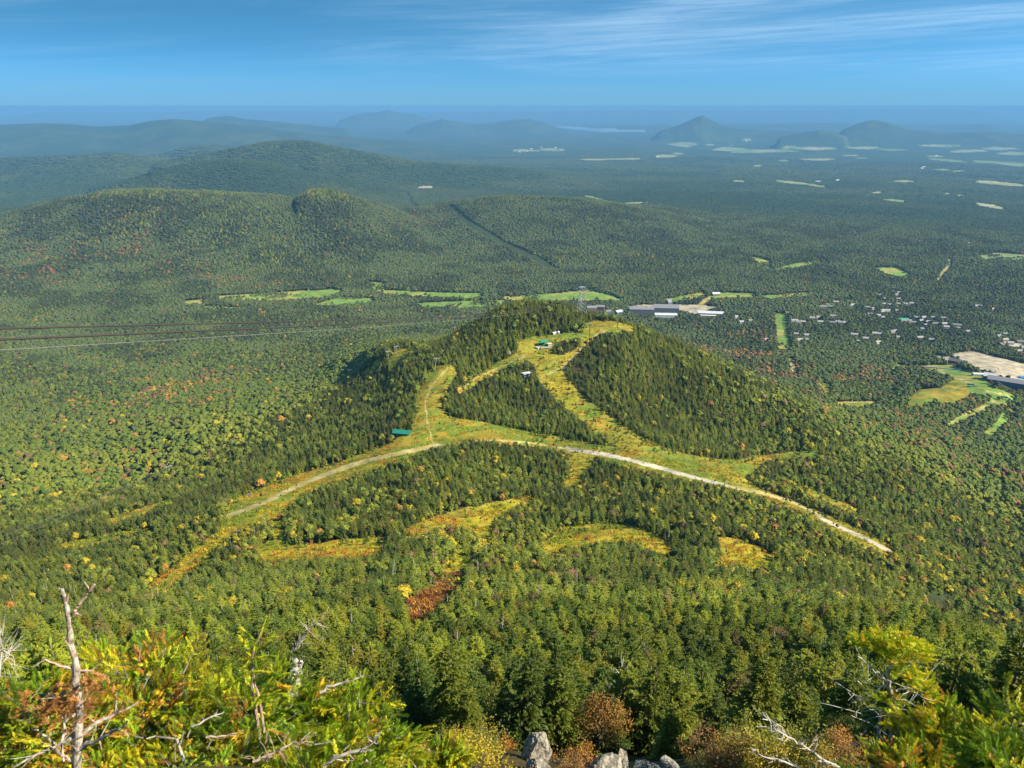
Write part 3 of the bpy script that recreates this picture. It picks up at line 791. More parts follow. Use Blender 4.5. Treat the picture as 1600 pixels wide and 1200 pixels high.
def kites(tb, base, axis, side, length, width, droop=0.0, mi=0):
    """many flat sprays at once: base points, unit axes, unit side vectors, lengths, widths"""
    base = np.atleast_2d(base); n = len(base)
    length = np.asarray(length).reshape(-1, 1); width = np.asarray(width).reshape(-1, 1)
    mid = base + axis * length * 0.55
    tip = base + axis * length
    tip[:, 2] -= droop * length[:, 0]
    l = mid + side * width; r_ = mid - side * width
    v = np.stack([base, l, tip, r_], 1).reshape(-1, 3)
    i = np.arange(n)[:, None] * 4
    f = np.concatenate([i + np.array([[0, 3, 1]]), i + np.array([[1, 3, 2]])])
    tb.add(v, f, mi)


def unit(v):
    return v / (np.linalg.norm(v, axis=-1, keepdims=True) + 1e-9)


def spruce(seed, lod, hgt=1.0, wid=0.20, shape=1.0):
    """unit-height spruce; lod 2 sprays on every branch, 1 one blade per branch, 0 jagged skirts"""
    g = np.random.default_rng(seed)
    tb = TB(); tr = TB()
    tube(tr, [(0, 0, -0.12), (0.004, 0, .3), (0, 0.005, .65), (0, 0, .985)], [.018, .015, .009, .002], 6 if lod == 2 else 3)
    if lod == 0:
        nt_ = 6
        for k in range(nt_):
            t = k / (nt_ - 1)
            z0 = 0.05 + 0.72 * t; r0 = wid * (1 - t) ** 0.85 * g.uniform(.85, 1.1) + 0.03
            n = 11
            ang = np.arange(n) * 2 * math.pi / n + g.uniform(0, 6)
            rr = r0 * np.where(np.arange(n) % 2 == 0, 1.0, 0.55) * g.uniform(.7, 1.2, n)
            ring = np.stack([np.cos(ang) * rr, np.sin(ang) * rr, z0 + g.uniform(-.03, .03, n)], 1)
            v = np.concatenate([ring, [[0, 0, z0 + 0.26 * (1 - 0.25 * t)]]])
            tb.add(v, [(i, (i + 1) % n, n) for i in range(n)])
        return tb, tr
    nw = 10 if lod == 1 else 17
    for k in range(nw):
        t = (k + g.uniform(-.3, .3)) / nw
        z0 = 0.06 + 0.90 * t
        nb = max(4, int((9 if lod == 1 else 8) * (1 - 0.45 * t)))
        a0 = g.uniform(0, 6.3)
        for j in range(nb):
            if g.random() < 0.07: continue
            a = a0 + j * 2 * math.pi / nb + g.uniform(-.25, .25)
            L_ = wid * ((1 - t) ** 0.8) * g.uniform(.65, 1.18) * shape + 0.025
            rise = 0.30 - 0.55 * (1 - t) + g.uniform(-.12, .12)
            ax = unit(np.array([math.cos(a), math.sin(a), rise]))
            sd = np.array([-math.sin(a), math.cos(a), g.uniform(-.25, .25)]); sd = unit(sd)
            b = np.array([0, 0, z0 + g.uniform(-.02, .02)])
            if lod == 1:
                kites(tb, b[None], ax[None], sd[None], [L_ * 1.05], [L_ * 0.30], 0.15)
                # a second blade turned on edge gives the branch depth
                up = np.cross(ax, sd)
                kites(tb, (b + ax * L_ * .25)[None], unit(ax + sd * g.uniform(-.5, .5))[None], unit(up + sd * .3)[None], [L_ * .7], [L_ * .15], 0.1)
            else:
                ns = 20
                s = np.linspace(.16, 1.0, ns)
                sg = np.where(np.arange(ns) % 2 == 0, 1.0, -1.0)
                pos = b + ax * (s * L_)[:, None]
                pos[:, 2] -= 0.16 * L_ * s ** 2
                fan = (1.05 - s) * 1.0 + .15
                dr = unit(ax[None] * 0.75 + sd[None] * (sg * (0.45 + .5 * fan))[:, None] + g.uniform(-.28, .28, (ns, 3)))
                sl = L_ * (0.13 + 0.30 * (1 - s)) * g.uniform(.6, 1.3, ns) + .014
                sv_ = unit(np.cross(dr, np.array([0, 0, 1.0])) + g.uniform(-.5, .5, (ns, 3)))
                kites(tb, pos, dr, sv_, sl, sl * .13 + .0022, .12)
                d3 = unit(dr + g.uniform(-.7, .7, (ns, 3)))
                kites(tb, pos + dr * sl[:, None] * .4, d3, unit(np.cross(d3, np.array([0, 0, 1.0])) + g.uniform(-.6, .6, (ns, 3))), sl * .75, sl * .11 + .002, .1)
                # small upright tufts along the branch
                dr2 = unit(ax[None] * .8 + g.uniform(-.6, .6, (ns, 3)) + np.array([0, 0, .35]))
                kites(tb, pos, dr2, unit(np.cross(dr2, sd) + g.uniform(-.4, .4, (ns, 3))), sl * .7, sl * .11 + .002, 0.0)
    kites(tb, np.array([[0, 0, .93]] * 3), unit(g.uniform(-.25, .25, (3, 3)) + np.array([0, 0, 1])), unit(g.uniform(-1, 1, (3, 3)) * np.array([1, 1, 0.1])), [.08] * 3, [.012] * 3)
    return tb, tr


def ico(sub):
    t = (1 + 5 ** .5) / 2
    v = [(-1, t, 0), (1, t, 0), (-1, -t, 0), (1, -t, 0), (0, -1, t), (0, 1, t), (0, -1, -t), (0, 1, -t), (t, 0, -1), (t, 0, 1), (-t, 0, -1), (-t, 0, 1)]
    f = [(0, 11, 5), (0, 5, 1), (0, 1, 7), (0, 7, 10), (0, 10, 11), (1, 5, 9), (5, 11, 4), (11, 10, 2), (10, 7, 6), (7, 1, 8), (3, 9, 4), (3, 4, 2), (3, 2, 6), (3, 6, 8), (3, 8, 9), (4, 9, 5), (2, 4, 11), (6, 2, 10), (8, 6, 7), (9, 8, 1)]
    v = [np.array(p) / np.linalg.norm(p) for p in v]
    for _ in range(sub):
        cache = {}; nf = []
        def mid(a, b):
            k = (min(a, b), max(a, b))
            if k not in cache:
                m = v[a] + v[b]; v.append(m / np.linalg.norm(m)); cache[k] = len(v) - 1
            return cache[k]
        for a, b, c in f:
            x, y, z = mid(a, b), mid(b, c), mid(c, a)
            nf += [(a, x, z), (b, y, x), (c, z, y), (x, y, z)]
        f = nf
    return np.array(v), np.array(f)


ICO = [ico(k) for k in range(5)]


def blob(tb, c, rad_, sub, g, rough=.22, flat=1.0, mi=0):
    v, f = ICO[sub]
    rr = 1 + g.uniform(-rough, rough, len(v))
    w = v * rr[:, None] * rad_
    w[:, 2] *= flat
    tb.add(w + np.asarray(c), f, mi)


def broad(seed, lod):
    """unit-height broadleaf tree, crown about 0.8 wide"""
    g = np.random.default_rng(seed)
    tb = TB(); tr = TB()
    nl = {0: 4, 1: 9, 2: 13}[lod]
    cen = []
    for k in range(nl):
        a = k * 2.4 + g.uniform(-.5, .5); q = math.sqrt((k + .3) / nl)
        cen.append((math.cos(a) * q * .27, math.sin(a) * q * .27, .70 - .26 * q * q + g.uniform(-.08, .10), g.uniform(.13, .20) * (1.25 if lod == 0 else 1)))
    if lod < 2:
        tube(tr, [(0, 0, -.1), (.01, 0, .3), (0, .01, .6)], [.025, .02, .01], 3)
        for cx, cyy, cz, rr in cen:
            blob(tb, (cx, cyy, cz), rr, 1, g, .24, .85)
        blob(tb, (0, 0, .48), .24, 1, g, .2, .8)
        if lod == 1:
            n = 260
            idx = g.integers(0, nl, n); ce = np.array(cen)[idx]
            d = unit(g.normal(size=(n, 3))); d[:, 2] = np.abs(d[:, 2]) * .9 + d[:, 2] * .1
            pos = ce[:, :3] + d * ce[:, 3:4] * g.uniform(.9, 1.25, (n, 1))
            ax = unit(g.normal(size=(n, 3))); sd = unit(np.cross(ax, d) + g.normal(size=(n, 3)) * .3)
            ln = g.uniform(.05, .10, n)
            kites(tb, pos, ax, sd, ln, ln * .4)
        return tb, tr
    tube(tr, [(0, 0, -.1), (.012, 0, .2), (-.01, .012, .45), (.01, 0, .72)], [.022, .018, .012, .004], 7)
    for cx, cyy, cz, rr in cen:
        z0 = g.uniform(.15, .45)
        m = np.array([cx * .5, cyy * .5, (z0 + cz) * .52])
        tube(tr, [(0, 0, z0), m + g.uniform(-.02, .02, 3), (cx, cyy, cz)], [.009, .006, .002], 5)
    n = 3600
    idx = g.integers(0, nl, n); ce = np.array(cen)[idx]
    d = unit(g.normal(size=(n, 3)))
    pos = ce[:, :3] + d * ce[:, 3:4] * (g.uniform(.25, 1.0, (n, 1)) ** .5) * np.array([1.05, 1.05, .9]) * (1 + .25 * np.sin(9 * d[:, :1]) * np.sin(11 * d[:, 1:2]))
    ax = unit(g.normal(size=(n, 3)) + np.array([0, 0, -.2])); sd = unit(np.cross(ax, unit(d + np.array([0, 0, .8]))) + g.normal(size=(n, 3)) * .35)
    ln = g.uniform(.016, .030, n)
    kites(tb, pos, ax, sd, ln, ln * .36, .1)
    return tb, tr


def snag(seed):
    g = np.random.default_rng(seed)
    tb = TB(); tr = TB()
    p = [np.array([0, 0, -.08])]
    lean = g.uniform(-.06, .06, 2)
    for k in range(1, 6):
        p.append(np.array([lean[0] * k / 5 + g.uniform(-.008, .008), lean[1] * k / 5 + g.uniform(-.008, .008), k / 5 - .02]))
    tube(tr, p, [.022, .019, .015, .011, .007, .002], 6)
    for k in range(int(g.integers(10, 26))):
        t = g.uniform(.25, .95); i = min(4, int(t * 5)); b = p[i] + (p[i + 1] - p[i]) * (t * 5 - i)
        a = g.uniform(0, 6.28); L_ = g.uniform(.05, .20) * (1.15 - t)
        e = b + np.array([math.cos(a) * L_, math.sin(a) * L_, L_ * g.uniform(-.25, .35)])
        m = (b + e) / 2 + np.array([0, 0, L_ * .1])
        tube(tb, [b, m, e], [.0045, .003, .001], 3)
    return tb, tr


def join(name, tb, tr, mats):
    j = TB()
    for v, f in zip(tb.v, tb.f): pass
    base = tb.n
    j.v = tb.v + tr.v; j.f = tb.f + [f + base for f in tr.f]; j.m = tb.m + [np.ones_like(m) for m in tr.m]
    return j.mesh(name, mats)


def proto_collection(name, meshes, obname):
    c = bpy.data.collections.new(name)
    for k, me in enumerate(meshes):
        o = bpy.data.objects.new(obname if k == 0 else "%s.%03d" % (obname, k), me)
        c.objects.link(o)
    return c


SP_HI = [spruce(100 + k, 2, wid=w, shape=s) for k, (w, s) in enumerate(((.24, 1), (.30, 1.0), (.21, 1.1), (.34, .9), (.27, 1)))]
SP_MID = [spruce(200 + k, 1, wid=w) for k, w in enumerate((.26, .31, .35, .28))]
SP_LO = [spruce(300 + k, 0, wid=w) for k, w in enumerate((.25, .29, .32, .27))]
BR_HI = [broad(400 + k, 2) for k in range(4)]
BR_MID = [broad(500 + k, 1) for k in range(4)]
BR_LO = [broad(600 + k, 0) for k in range(4)]
SN = [snag(700 + k) for k in range(5)]


def stand(seed):
    g = np.random.default_rng(seed); tb = TB()
    for k in range(11):
        a = g.uniform(0, 6.28); q = math.sqrt(g.random()) * .55
        r0 = g.uniform(.13, .22)
        if g.random() < .22:
            z = g.uniform(.28, .45); n = 6; an = np.arange(n) * 6.2832 / n
            ring = np.stack([math.cos(a) * q + np.cos(an) * r0 * .5, math.sin(a) * q + np.sin(an) * r0 * .5, np.zeros(n)], 1)
            tb.add(np.concatenate([ring, [[math.cos(a) * q, math.sin(a) * q, z]]]), [(i, (i + 1) % n, n) for i in range(n)])
        else:
            blob(tb, (math.cos(a) * q, math.sin(a) * q, g.uniform(.03, .14)), r0, 1, g, .22, .9)
    return tb


ST = [stand(800 + k) for k in range(5)]
# proto numbers: spruce 0-4 near, 5-8 middle, 9-12 far; broadleaf 0-3, 4-7, 8-11
PC_SPRUCE = proto_collection("spruce_kinds", [join("spruce", a, b, [M_NEEDLE, M_BARK]) for a, b in SP_HI + SP_MID + SP_LO], "spruce_tree")
PC_BROAD = proto_collection("broadleaf_kinds", [join("broadleaf", a, b, [M_LEAF, M_BARK]) for a, b in BR_HI] + [join("broadleaf", a, b, [M_CANOPY, M_BARK]) for a, b in BR_MID + BR_LO], "broadleaf_tree")
PC_STAND = proto_collection("stand_kinds", [t.mesh("stand", [M_CANOPY]) for t in ST], "far_woodland_stand")


def scatter(name, pos, rot, scl, idx, tint, coll):
    n = len(pos)
    me = bpy.data.meshes.new(name)
    me.vertices.add(n)
    me.vertices.foreach_set("co", np.ascontiguousarray(pos, np.float32).ravel())
    def at(nm, typ, arr, key):
        a = me.attributes.new(nm, typ, 'POINT'); a.data.foreach_set(key, np.ascontiguousarray(arr).ravel())
    at("turn", 'FLOAT_VECTOR', rot.astype(np.float32), "vector")
    at("size", 'FLOAT_VECTOR', scl.astype(np.float32), "vector")
    at("pick", 'INT', idx.astype(np.int32), "value")
    t4 = np.ones((n, 4), np.float32); t4[:, :3] = tint
    at("tint", 'FLOAT_COLOR', t4, "color")
    ng = bpy.data.node_groups.new(name, 'GeometryNodeTree')
    ng.interface.new_socket(name="Geometry", in_out='INPUT', socket_type='NodeSocketGeometry')
    ng.interface.new_socket(name="Geometry", in_out='OUTPUT', socket_type='NodeSocketGeometry')
    gi = ng.nodes.new('NodeGroupInput'); go = ng.nodes.new('NodeGroupOutput')
    ci = ng.nodes.new('GeometryNodeCollectionInfo'); ci.inputs['Collection'].default_value = coll
    ci.inputs['Separate Children'].default_value = True; ci.inputs['Reset Children'].default_value = True
    ip = ng.nodes.new('GeometryNodeInstanceOnPoints'); ip.inputs['Pick Instance'].default_value = True
    def na(nm, t):
        q = ng.nodes.new('GeometryNodeInputNamedAttribute'); q.data_type = t; q.inputs['Name'].default_value = nm; return q.outputs['Attribute']
    er = ng.nodes.new('FunctionNodeEulerToRotation')
    l = ng.links.new
    l(gi.outputs[0], ip.inputs['Points']); l(ci.outputs[0], ip.inputs['Instance'])
    l(na("turn", 'FLOAT_VECTOR'), er.inputs[0]); l(er.outputs[0], ip.inputs['Rotation'])
    l(na("size", 'FLOAT_VECTOR'), ip.inputs['Scale']); l(na("pick", 'INT'), ip.inputs['Instance Index'])
    l(ip.outputs[0], go.inputs[0])
    o = link(name, me)
    md = o.modifiers.new("scatter", 'NODES'); md.node_group = ng
    tag(o, kind="stuff")
    print("scatter", name, n)
    return o



# ------------------------------------------------------------------ built things
def flat(name, c, rough=.7, metal=0.0, var=.18, scale=1.2):
    return mat_noise(name, tuple(q * (1 - var) for q in c), tuple(min(1, q * (1 + var)) for q in c), scale, rough, 0.1, metal)


M_TEAL = flat("teal_sheet", (.015, .19, .13), .45)
M_TEALD = flat("teal_wall", (.012, .11, .085), .6)
M_WHITE = flat("white_wall", (.55, .54, .50), .7)
M_GREYROOF = flat("grey_roof", (.20, .20, .21), .8)
M_PALEROOF = flat("pale_roof", (.52, .52, .52), .6)
M_DARKWALL = flat("dark_wall", (.12, .12, .135), .8)
M_BLUEWALL = flat("slate_blue_wall", (.085, .11, .19), .8)
M_BROWNWALL = flat("brown_wall", (.20, .11, .07), .85)
M_TANWALL = flat("tan_wall", (.42, .34, .24), .85)
M_REDWALL = flat("red_wall", (.36, .05, .05), .8)
M_GLASS = flat("window_glass", (.05, .08, .11), .15)
M_GLAZE = flat("glazed_hall", (.66, .76, .76), .25)
M_BLUE = flat("blue_sheet", (.06, .22, .50), .5)
M_GREENROOF = flat("bright_green_roof", (.03, .30, .16), .5)
M_STEEL = flat("galvanised_steel", (.42, .44, .44), .5, .4)
M_DARKSTEEL = flat("painted_dark_steel", (.03, .05, .045), .5, .2)
M_WOOD = flat("weathered_wood", (.34, .29, .23), .9)
M_ROCK = mat_noise("schist", (.075, .07, .06), (.34, .31, .25), 5.0, .92, 1.0, detail=12, lo=.42, hi=.60, dist=.06)
M_ROPE = flat("rusty_rope", (.04, .032, .03), .7)
M_ROPEW = flat("bright_rope", (.20, .21, .20), .6)


def boxv(x0, x1, y0, y1, z0, z1):
    v = [(x0, y0, z0), (x1, y0, z0), (x1, y1, z0), (x0, y1, z0), (x0, y0, z1), (x1, y0, z1), (x1, y1, z1), (x0, y1, z1)]
    f = [(0, 2, 1), (0, 3, 2), (4, 5, 6), (4, 6, 7), (0, 1, 5), (0, 5, 4), (1, 2, 6), (1, 6, 5), (2, 3, 7), (2, 7, 6), (3, 0, 4), (3, 4, 7)]
    return v, f


def bx(tb, x0, x1, y0, y1, z0, z1, mi=0):
    tb.add(*boxv(x0, x1, y0, y1, z0, z1), mi)


def part(name, tb, mat, parent):
    return link(name, tb.mesh(name, [mat]), None, parent)


def gable_wall(w, d, h, rh, sink=3.0):
    """walls with gable ends at -x and +x, ridge along x"""
    v = [(-w, -d, -sink), (w, -d, -sink), (w, d, -sink), (-w, d, -sink), (-w, -d, h), (w, -d, h), (w, d, h), (-w, d, h), (-w, 0, h + rh), (w, 0, h + rh)]
    f = [(0, 1, 5), (0, 5, 4), (2, 3, 7), (2, 7, 6), (1, 2, 6), (1, 6, 9), (1, 9, 5), (3, 0, 4), (3, 4, 8), (3, 8, 7), (4, 5, 9), (4, 9, 8), (6, 7, 8), (6, 8, 9), (0, 3, 2), (0, 2, 1)]
    t = TB(); t.add(v, f); return t


def gable_roof(w, d, h, rh, eave=.5, th=.25):
    t = TB()
    k = rh / d
    for s in (-1, 1):
        a = (-(w + eave), s * (d + eave), h - eave * k + .02); b = (w + eave, s * (d + eave), h - eave * k + .02)
        c = (w + eave, 0, h + rh + .02); e = (-(w + eave), 0, h + rh + .02)
        v = [a, b, c, e] + [(p[0], p[1], p[2] + th) for p in (a, b, c, e)]
        f = [(0, 1, 2), (0, 2, 3), (4, 6, 5), (4, 7, 6), (0, 5, 1), (0, 4, 5), (1, 6, 2), (1, 5, 6), (3, 7, 4), (3, 4, 0)]
        t.add(v, f)
    return t


_gable_cache = {}
def house(name, loc, rz, w, d, h, rh, wm, rm, label, cat, group=None, windows=0, rows=1, door=False, chimney=False, eave=.5):
    o = empty(name, loc, label, cat, group, rz)
    key = (w, d, h, rh, wm.name, rm.name)
    if key not in _gable_cache:
        _gable_cache[key] = (gable_wall(w, d, h, rh).mesh("wall", [wm]), gable_roof(w, d, h, rh, eave).mesh("roof", [rm]))
    a, b = _gable_cache[key]
    wl = link("wall", a, None, o); rf = link("roof", b, None, o)
    for r_ in range(rows):
        for k in range(windows):
            x = -w + (k + .5) * 2 * w / windows
            z = 1.0 + r_ * (h - .6) / max(rows, 1)
            t = TB(); hw = min(.9, w / windows * .45)
            bx(t, x - hw, x + hw, -d - .04, -d + .02, z, z + min(1.5, h / rows * .6))
            part("window", t, M_GLASS, o)
    if door:
        t = TB(); bx(t, w - .02, w + .05, -.8, .8, 0, 2.2); part("door", t, M_DARKSTEEL, o)
    if chimney:
        t = TB(); bx(t, w * .3 - .5, w * .3 + .5, -.5, .5, h + rh * .6, h + rh + 1.3); part("chimney", t, M_BROWNWALL, rf)
    return o


AVOID = []
def at(px, py, lift=0.0):
    p = hit(px, py)
    p.z += lift
    return p


def avoid(p, rr):
    AVOID.append((p.x, p.y, rr)); AVOID.append((p.x * .99, p.y * .99, rr * .8))


# -- on the saddle and the knoll
p = at(628, 680); avoid(p, 9)
sh = house("maintenance_shed", p, rad(-12), 7.6, 3.6, 3.2, 2.0, M_TEALD, M_TEAL, "teal green metal shed with gable roof beside the meeting ski trails", "shed", door=True)
for x in (-5, -1.6, 1.8, 5.2):
    t = TB(); bx(t, x - .9, x + .9, -3.66, -3.59, .3, 2.5); part("panel", t, M_DARKSTEEL, sh)

p = at(823, 587); avoid(p, 7)
o = empty("lift_hut", p, "small white hut with flat pale roof and dark open front on the knoll", "hut", None, rad(28))
t = TB(); bx(t, -4.6, 4.6, 2.8, 3.0, -1.5, 3.2); bx(t, 4.4, 4.6, -3, 2.8, -1.5, 3.2); bx(t, -4.6, -4.4, -3, 2.8, -1.5, 3.2); bx(t, -4.6, 4.6, -3.0, -2.8, -1.5, .6); bx(t, 1.6, 4.6, -3.0, -2.8, .6, 3.2); part("wall", t, M_WHITE, o)
t = TB(); bx(t, -5.2, 5.2, -3.8, 3.5, 3.2, 3.55); part("roof", t, M_PALEROOF, o)
t = TB(); bx(t, -4.4, 4.4, -2.8, 2.8, -.2, .1); part("floor", t, M_WOOD, o)
for x in (-2.9, -.4):
    t = TB(); bx(t, x, x + .3, -3.0, -2.8, .6, 3.2); part("post", t, M_WHITE, o)

p = at(849, 540); avoid(p, 12)
o = empty("lift_terminal", p, "chairlift top station with bright green canopy above a timber ramp on the knoll", "lift station", None, rad(20))
t = TB()
bx(t, -5.5, 5.5, -3.6, 3.6, 5.2, 6.0); bx(t, -4.2, 4.2, -2.4, 2.4, 6.0, 6.9); part("canopy", t, M_GREENROOF, o)
t = TB(); bx(t, -1.2, 1.2, -1.2, 1.2, -1, 5.2); part("mast", t, M_TEALD, o)
t = TB(); bx(t, 5, 10, -4.5, 0, -1, 2.6); part("cabin", t, M_TANWALL, o)
t = TB(); bx(t, 4.5, 10.5, -5, .5, 2.6, 2.9); part("cabin_roof", t, M_PALEROOF, o)
t = TB(); bx(t, -7, 8, -9, -4.6, -.9, -.1); bx(t, -8, -5.6, -6, 4, -.9, -.1); part("ramp", t, M_WOOD, o)
t = TB(); a = np.arange(24) * 2 * math.pi / 24
ring = np.stack([np.cos(a) * 2.6, np.sin(a) * 2.6, 0 * a + 4.6], 1); tube(t, np.concatenate([ring, ring[:1]]), [.14] * 25, 5); part("bullwheel", t, M_DARKSTEEL, o)
for k, (px, py, w) in enumerate(((866, 522, 2.5), (872, 521, 1.8), (796, 553, 1.6), (840, 545, 1.6))):
    p = at(px, py); avoid(p, 3)
    o = house("lift_equipment_hut", p, rad(30 + 40 * k), w, w * .8, 2.1, .8, M_WHITE, M_PALEROOF, ["tiny pale hut right behind the green lift station", "tiny pale hut farther right behind the green lift station", "tiny white hut at the edge of the western ski trail", "tiny white hut on the grass below the green lift station"][k], "hut", door=True)


def lattice(tb, p0, p1, w0, w1, r, nb):
    """four legs with bracing between two square frames"""
    def cor(t): 
        c = np.array(p0) * (1 - t) + np.array(p1) * t; w = w0 * (1 - t) + w1 * t
        return [c + np.array([sx * w, sy * w, 0]) for sx, sy in ((-1, -1), (1, -1), (1, 1), (-1, 1))]
    a = cor(0); b = cor(1)
    for k in range(4): tube(tb, [a[k], b[k]], [r * 1.7, r * 1.4], 4)
    for i in range(nb):
        c0 = cor(i / nb); c1 = cor((i + 1) / nb)
        for k in range(4):
            tube(tb, [c0[k], c1[(k + 1) % 4]], [r * .6] * 2, 3); tube(tb, [c0[(k + 1) % 4], c1[k]], [r * .6] * 2, 3)
            tube(tb, [c1[k], c1[(k + 1) % 4]], [r * .6] * 2, 3)


TOWER_Y = 1068.0
tx, ty, tz = P(908, 489, TOWER_Y)
tz = float(zat(np.array([tx]), np.array([ty]))[0])
avoid(Vector((tx, ty, tz)), 6)
TOP = P(907, 446, TOWER_Y)
TOP[0] = tx
H_T = TOP[2] - tz
o = empty("cable_car_tower", (tx, ty, tz), "tall steel lattice tower of the cable car on top of the knoll", "cable car tower", None, rad(18))
t = TB(); lattice(t, (0, 0, -1), (0, 0, H_T * .62), 6.2, 2.7, .21, 5); part("lower_legs", t, M_STEEL, o)
t = TB(); lattice(t, (0, 0, H_T * .62), (0, 0, H_T * .93), 2.7, 2.5, .19, 3); part("upper_frame", t, M_STEEL, o)
for s in (-1, 1):
    t = TB(); bx(t, -9.5 if s < 0 else 3.0, -3.0 if s < 0 else 9.5, -.6, .6, H_T * .93, H_T * .93 + .8)
    tube(t, [(s * 2.5, 0, H_T * .80), (s * 8.5, 0, H_T * .93)], [.3, .3], 4); part("cross_arm", t, M_STEEL, o)
    t = TB(); bx(t, s * 7.5 - .5, s * 7.5 + .5, -5, 5, H_T * .93 + .8, H_T * .93 + 1.7); part("rope_saddle", t, M_DARKSTEEL, o)
t = TB(); bx(t, -3.0, 3.0, -3.0, 3.0, H_T * .93 + .82, H_T * .93 + 1.0); part("platform", t, M_STEEL, o)


def lift_tower(px, py, hgt, lean, label, group, mat, rz=0.0, p=None):
    q = p if p is not None else at(px, py)
    avoid(q, 2.5)
    o = empty("chairlift_tower", q, label, "lift tower", group, rz)
    t = TB(); tube(t, [(0, 0, -1), (lean, 0, hgt)], [.42, .30], 10); part("pole", t, mat, o)
    t = TB(); bx(t, lean - 3.1, lean + 3.1, -.22, .22, hgt - .1, hgt + .35); part("cross_arm", t, mat, o)
    for s in (-1, 1):
        t = TB(); bx(t, lean + s * 2.9 - .16, lean + s * 2.9 + .16, -2.1, 2.1, hgt - .45, hgt - .12)
        part("sheave_train", t, M_STEEL, o)
    t = TB(); bx(t, lean - 3.0, lean + 3.0, .5, .9, hgt + .5, hgt + .58); part("catwalk", t, M_STEEL, o)
    return o, q


lift_tower(921, 527, 17, 0, "dark chairlift tower standing on the golden clearing beside the forest edge", None, M_DARKSTEEL, rad(15))
lift_tower(965, 512, 17, 0, "dark green chairlift tower at the far right tip of the knoll clearing", None, M_TEALD, rad(15))
lift_tower(679, 580, 15, 2.5, "pale leaning lift pole at the top edge of the left knoll trail", None, M_STEEL, rad(15))
lift_tower(620, 556, 13, 0, "grey chairlift tower on the small clearing left of the knoll", None, M_STEEL, rad(35))
lift_tower(607, 566, 15, 0, "grey chairlift tower in the trees left of the small knoll clearing", None, M_STEEL, rad(35))
lift_tower(548, 592, 15, 0, "grey chairlift tower rising from spruces on the left shoulder of the knoll", None, M_STEEL, rad(35))
oL, qL = lift_tower(266, 744, 12.0, 0, "grey chairlift tower with wide cross arm above the woods at the left", None, M_STEEL, rad(38))
# its two ropes run down to the left, out of the picture
for k, (dx_, lab) in enumerate(((-2.9, "upper chairlift rope running from the left tower over the woods"), (2.9, "lower chairlift rope running from the left tower over the woods"))):
    a = Vector((qL.x, qL.y, qL.z + 11.7)) + Matrix.Rotation(rad(38), 3, 'Z') @ Vector((dx_, 0, 0))
    e = P(-70, (866, 880)[k], 400)
    pts = []
    for i in range(25):
        s = i / 24
        q = np.array(a) * (1 - s) + e * s
        q[2] -= 6 * 4 * s * (1 - s) * .35
        pts.append(q)
    t = TB(); tube(t, pts, [.07] * 25, 5)
    tag(link("chairlift_rope", t.mesh("chairlift_rope", [M_ROPEW])), lab, "rope")
# cable car ropes: from the summit station left of the viewer to the tower
for k, (py0, rr, mt, lab, off) in enumerate(((513.5, .055, M_ROPE, "uppermost thick brown cable car rope crossing the valley at left", -7.5), (530.5, .070, M_ROPE, "middle thick brown cable car rope crossing the valley at left", 0),
                                             (547.0, .017, M_ROPEW, "thin pale cable car rope, lowest of the three at left", 7.5))):
    s0 = P(0, py0, 40)
    e = TOP + np.array([off, 0, .6])
    pts = []
    for i in range(-3, 121):
        s = (i / 120.0); s = s * abs(s) if i > 0 else s * .012
        q = s0 + (e - s0) * s
        q[2] -= 11.0 * 4 * s * (1 - s) * (1 if s > 0 else 0)
        pts.append(q)
    t = TB(); tube(t, pts, [rr] * len(pts), 6)
    tag(link("cable_car_rope", t.mesh("cable_car_rope", [mt])), lab, "rope")

# -- trail sign and marker beside the dirt track
p = at(391, 778)
o = empty("trail_sign", p, "weathered grey sign board on two posts beside the dirt track at left", "sign", None, rad(-10))
for s in (-1, 1):
    t = TB(); bx(t, s * .85 - .12, s * .85 + .12, -.12, .12, -.6, 3.9); part("post", t, M_DARKSTEEL if s < 0 else M_WOOD, o)
t = TB(); bx(t, -1.25, 1.25, -.2, -.125, 2.1, 3.8); part("board", t, M_PALEROOF, o)
p = at(401, 800)
t = TB(); tube(t, [(0, 0, -.3), (0, 0, 1.7)], [.16, .14], 7); bx(t, -.25, .25, -.2, .2, 1.7, 1.95)
tag(link("marker_post", t.mesh("marker_post", [M_DARKSTEEL]), loc=p), "short dark marker post beside the dirt track at left", "post")

# -- resort buildings beyond the knoll
def blk(name, px, py, rz, w, d, h, wm, rm, label, cat, group=None, rh=None, windows=0, rows=1, **kw):
    q = at(px, py); avoid(q, max(w, d) + 5)
    return house(name, q, rad(rz), w, d, h, rh if rh is not None else d * .45, wm, rm, label, cat, group, windows, rows, **kw)


blk("hotel_building", 1002, 490, -4, 40, 12, 17, M_DARKWALL, M_GREYROOF, "long dark grey hotel wing at the left end of the resort", "hotel", windows=12, rows=4, rh=7)
blk("hotel_building", 1040, 489, -6, 42, 14, 20, M_DARKWALL, M_GREYROOF, "tall dark grey hotel wing behind the glazed hall", "hotel", windows=12, rows=4, rh=10)
blk("hotel_tower", 1044, 485, 30, 8, 8, 30, M_DARKWALL, M_GREYROOF, "pointed roof tower rising over the dark hotel wing", "hotel", windows=2, rows=4, rh=9)
o = blk("glazed_hall", 1040, 495, -4, 36, 14, 9, M_GLAZE, M_PALEROOF, "pale glazed hall in front of the dark hotel wing", "hall", rh=4)
for k in range(14):
    t = TB(); x = -34 + k * 5.2; bx(t, x - .35, x + .35, -14.3, -13.95, 0, 9); part("mullion", t, M_WHITE, o)
blk("ice_arena", 1110, 492, -10, 42, 17, 9, M_WHITE, M_PALEROOF, "big white arena with pale metal roof right of the hotel", "arena", rh=3)
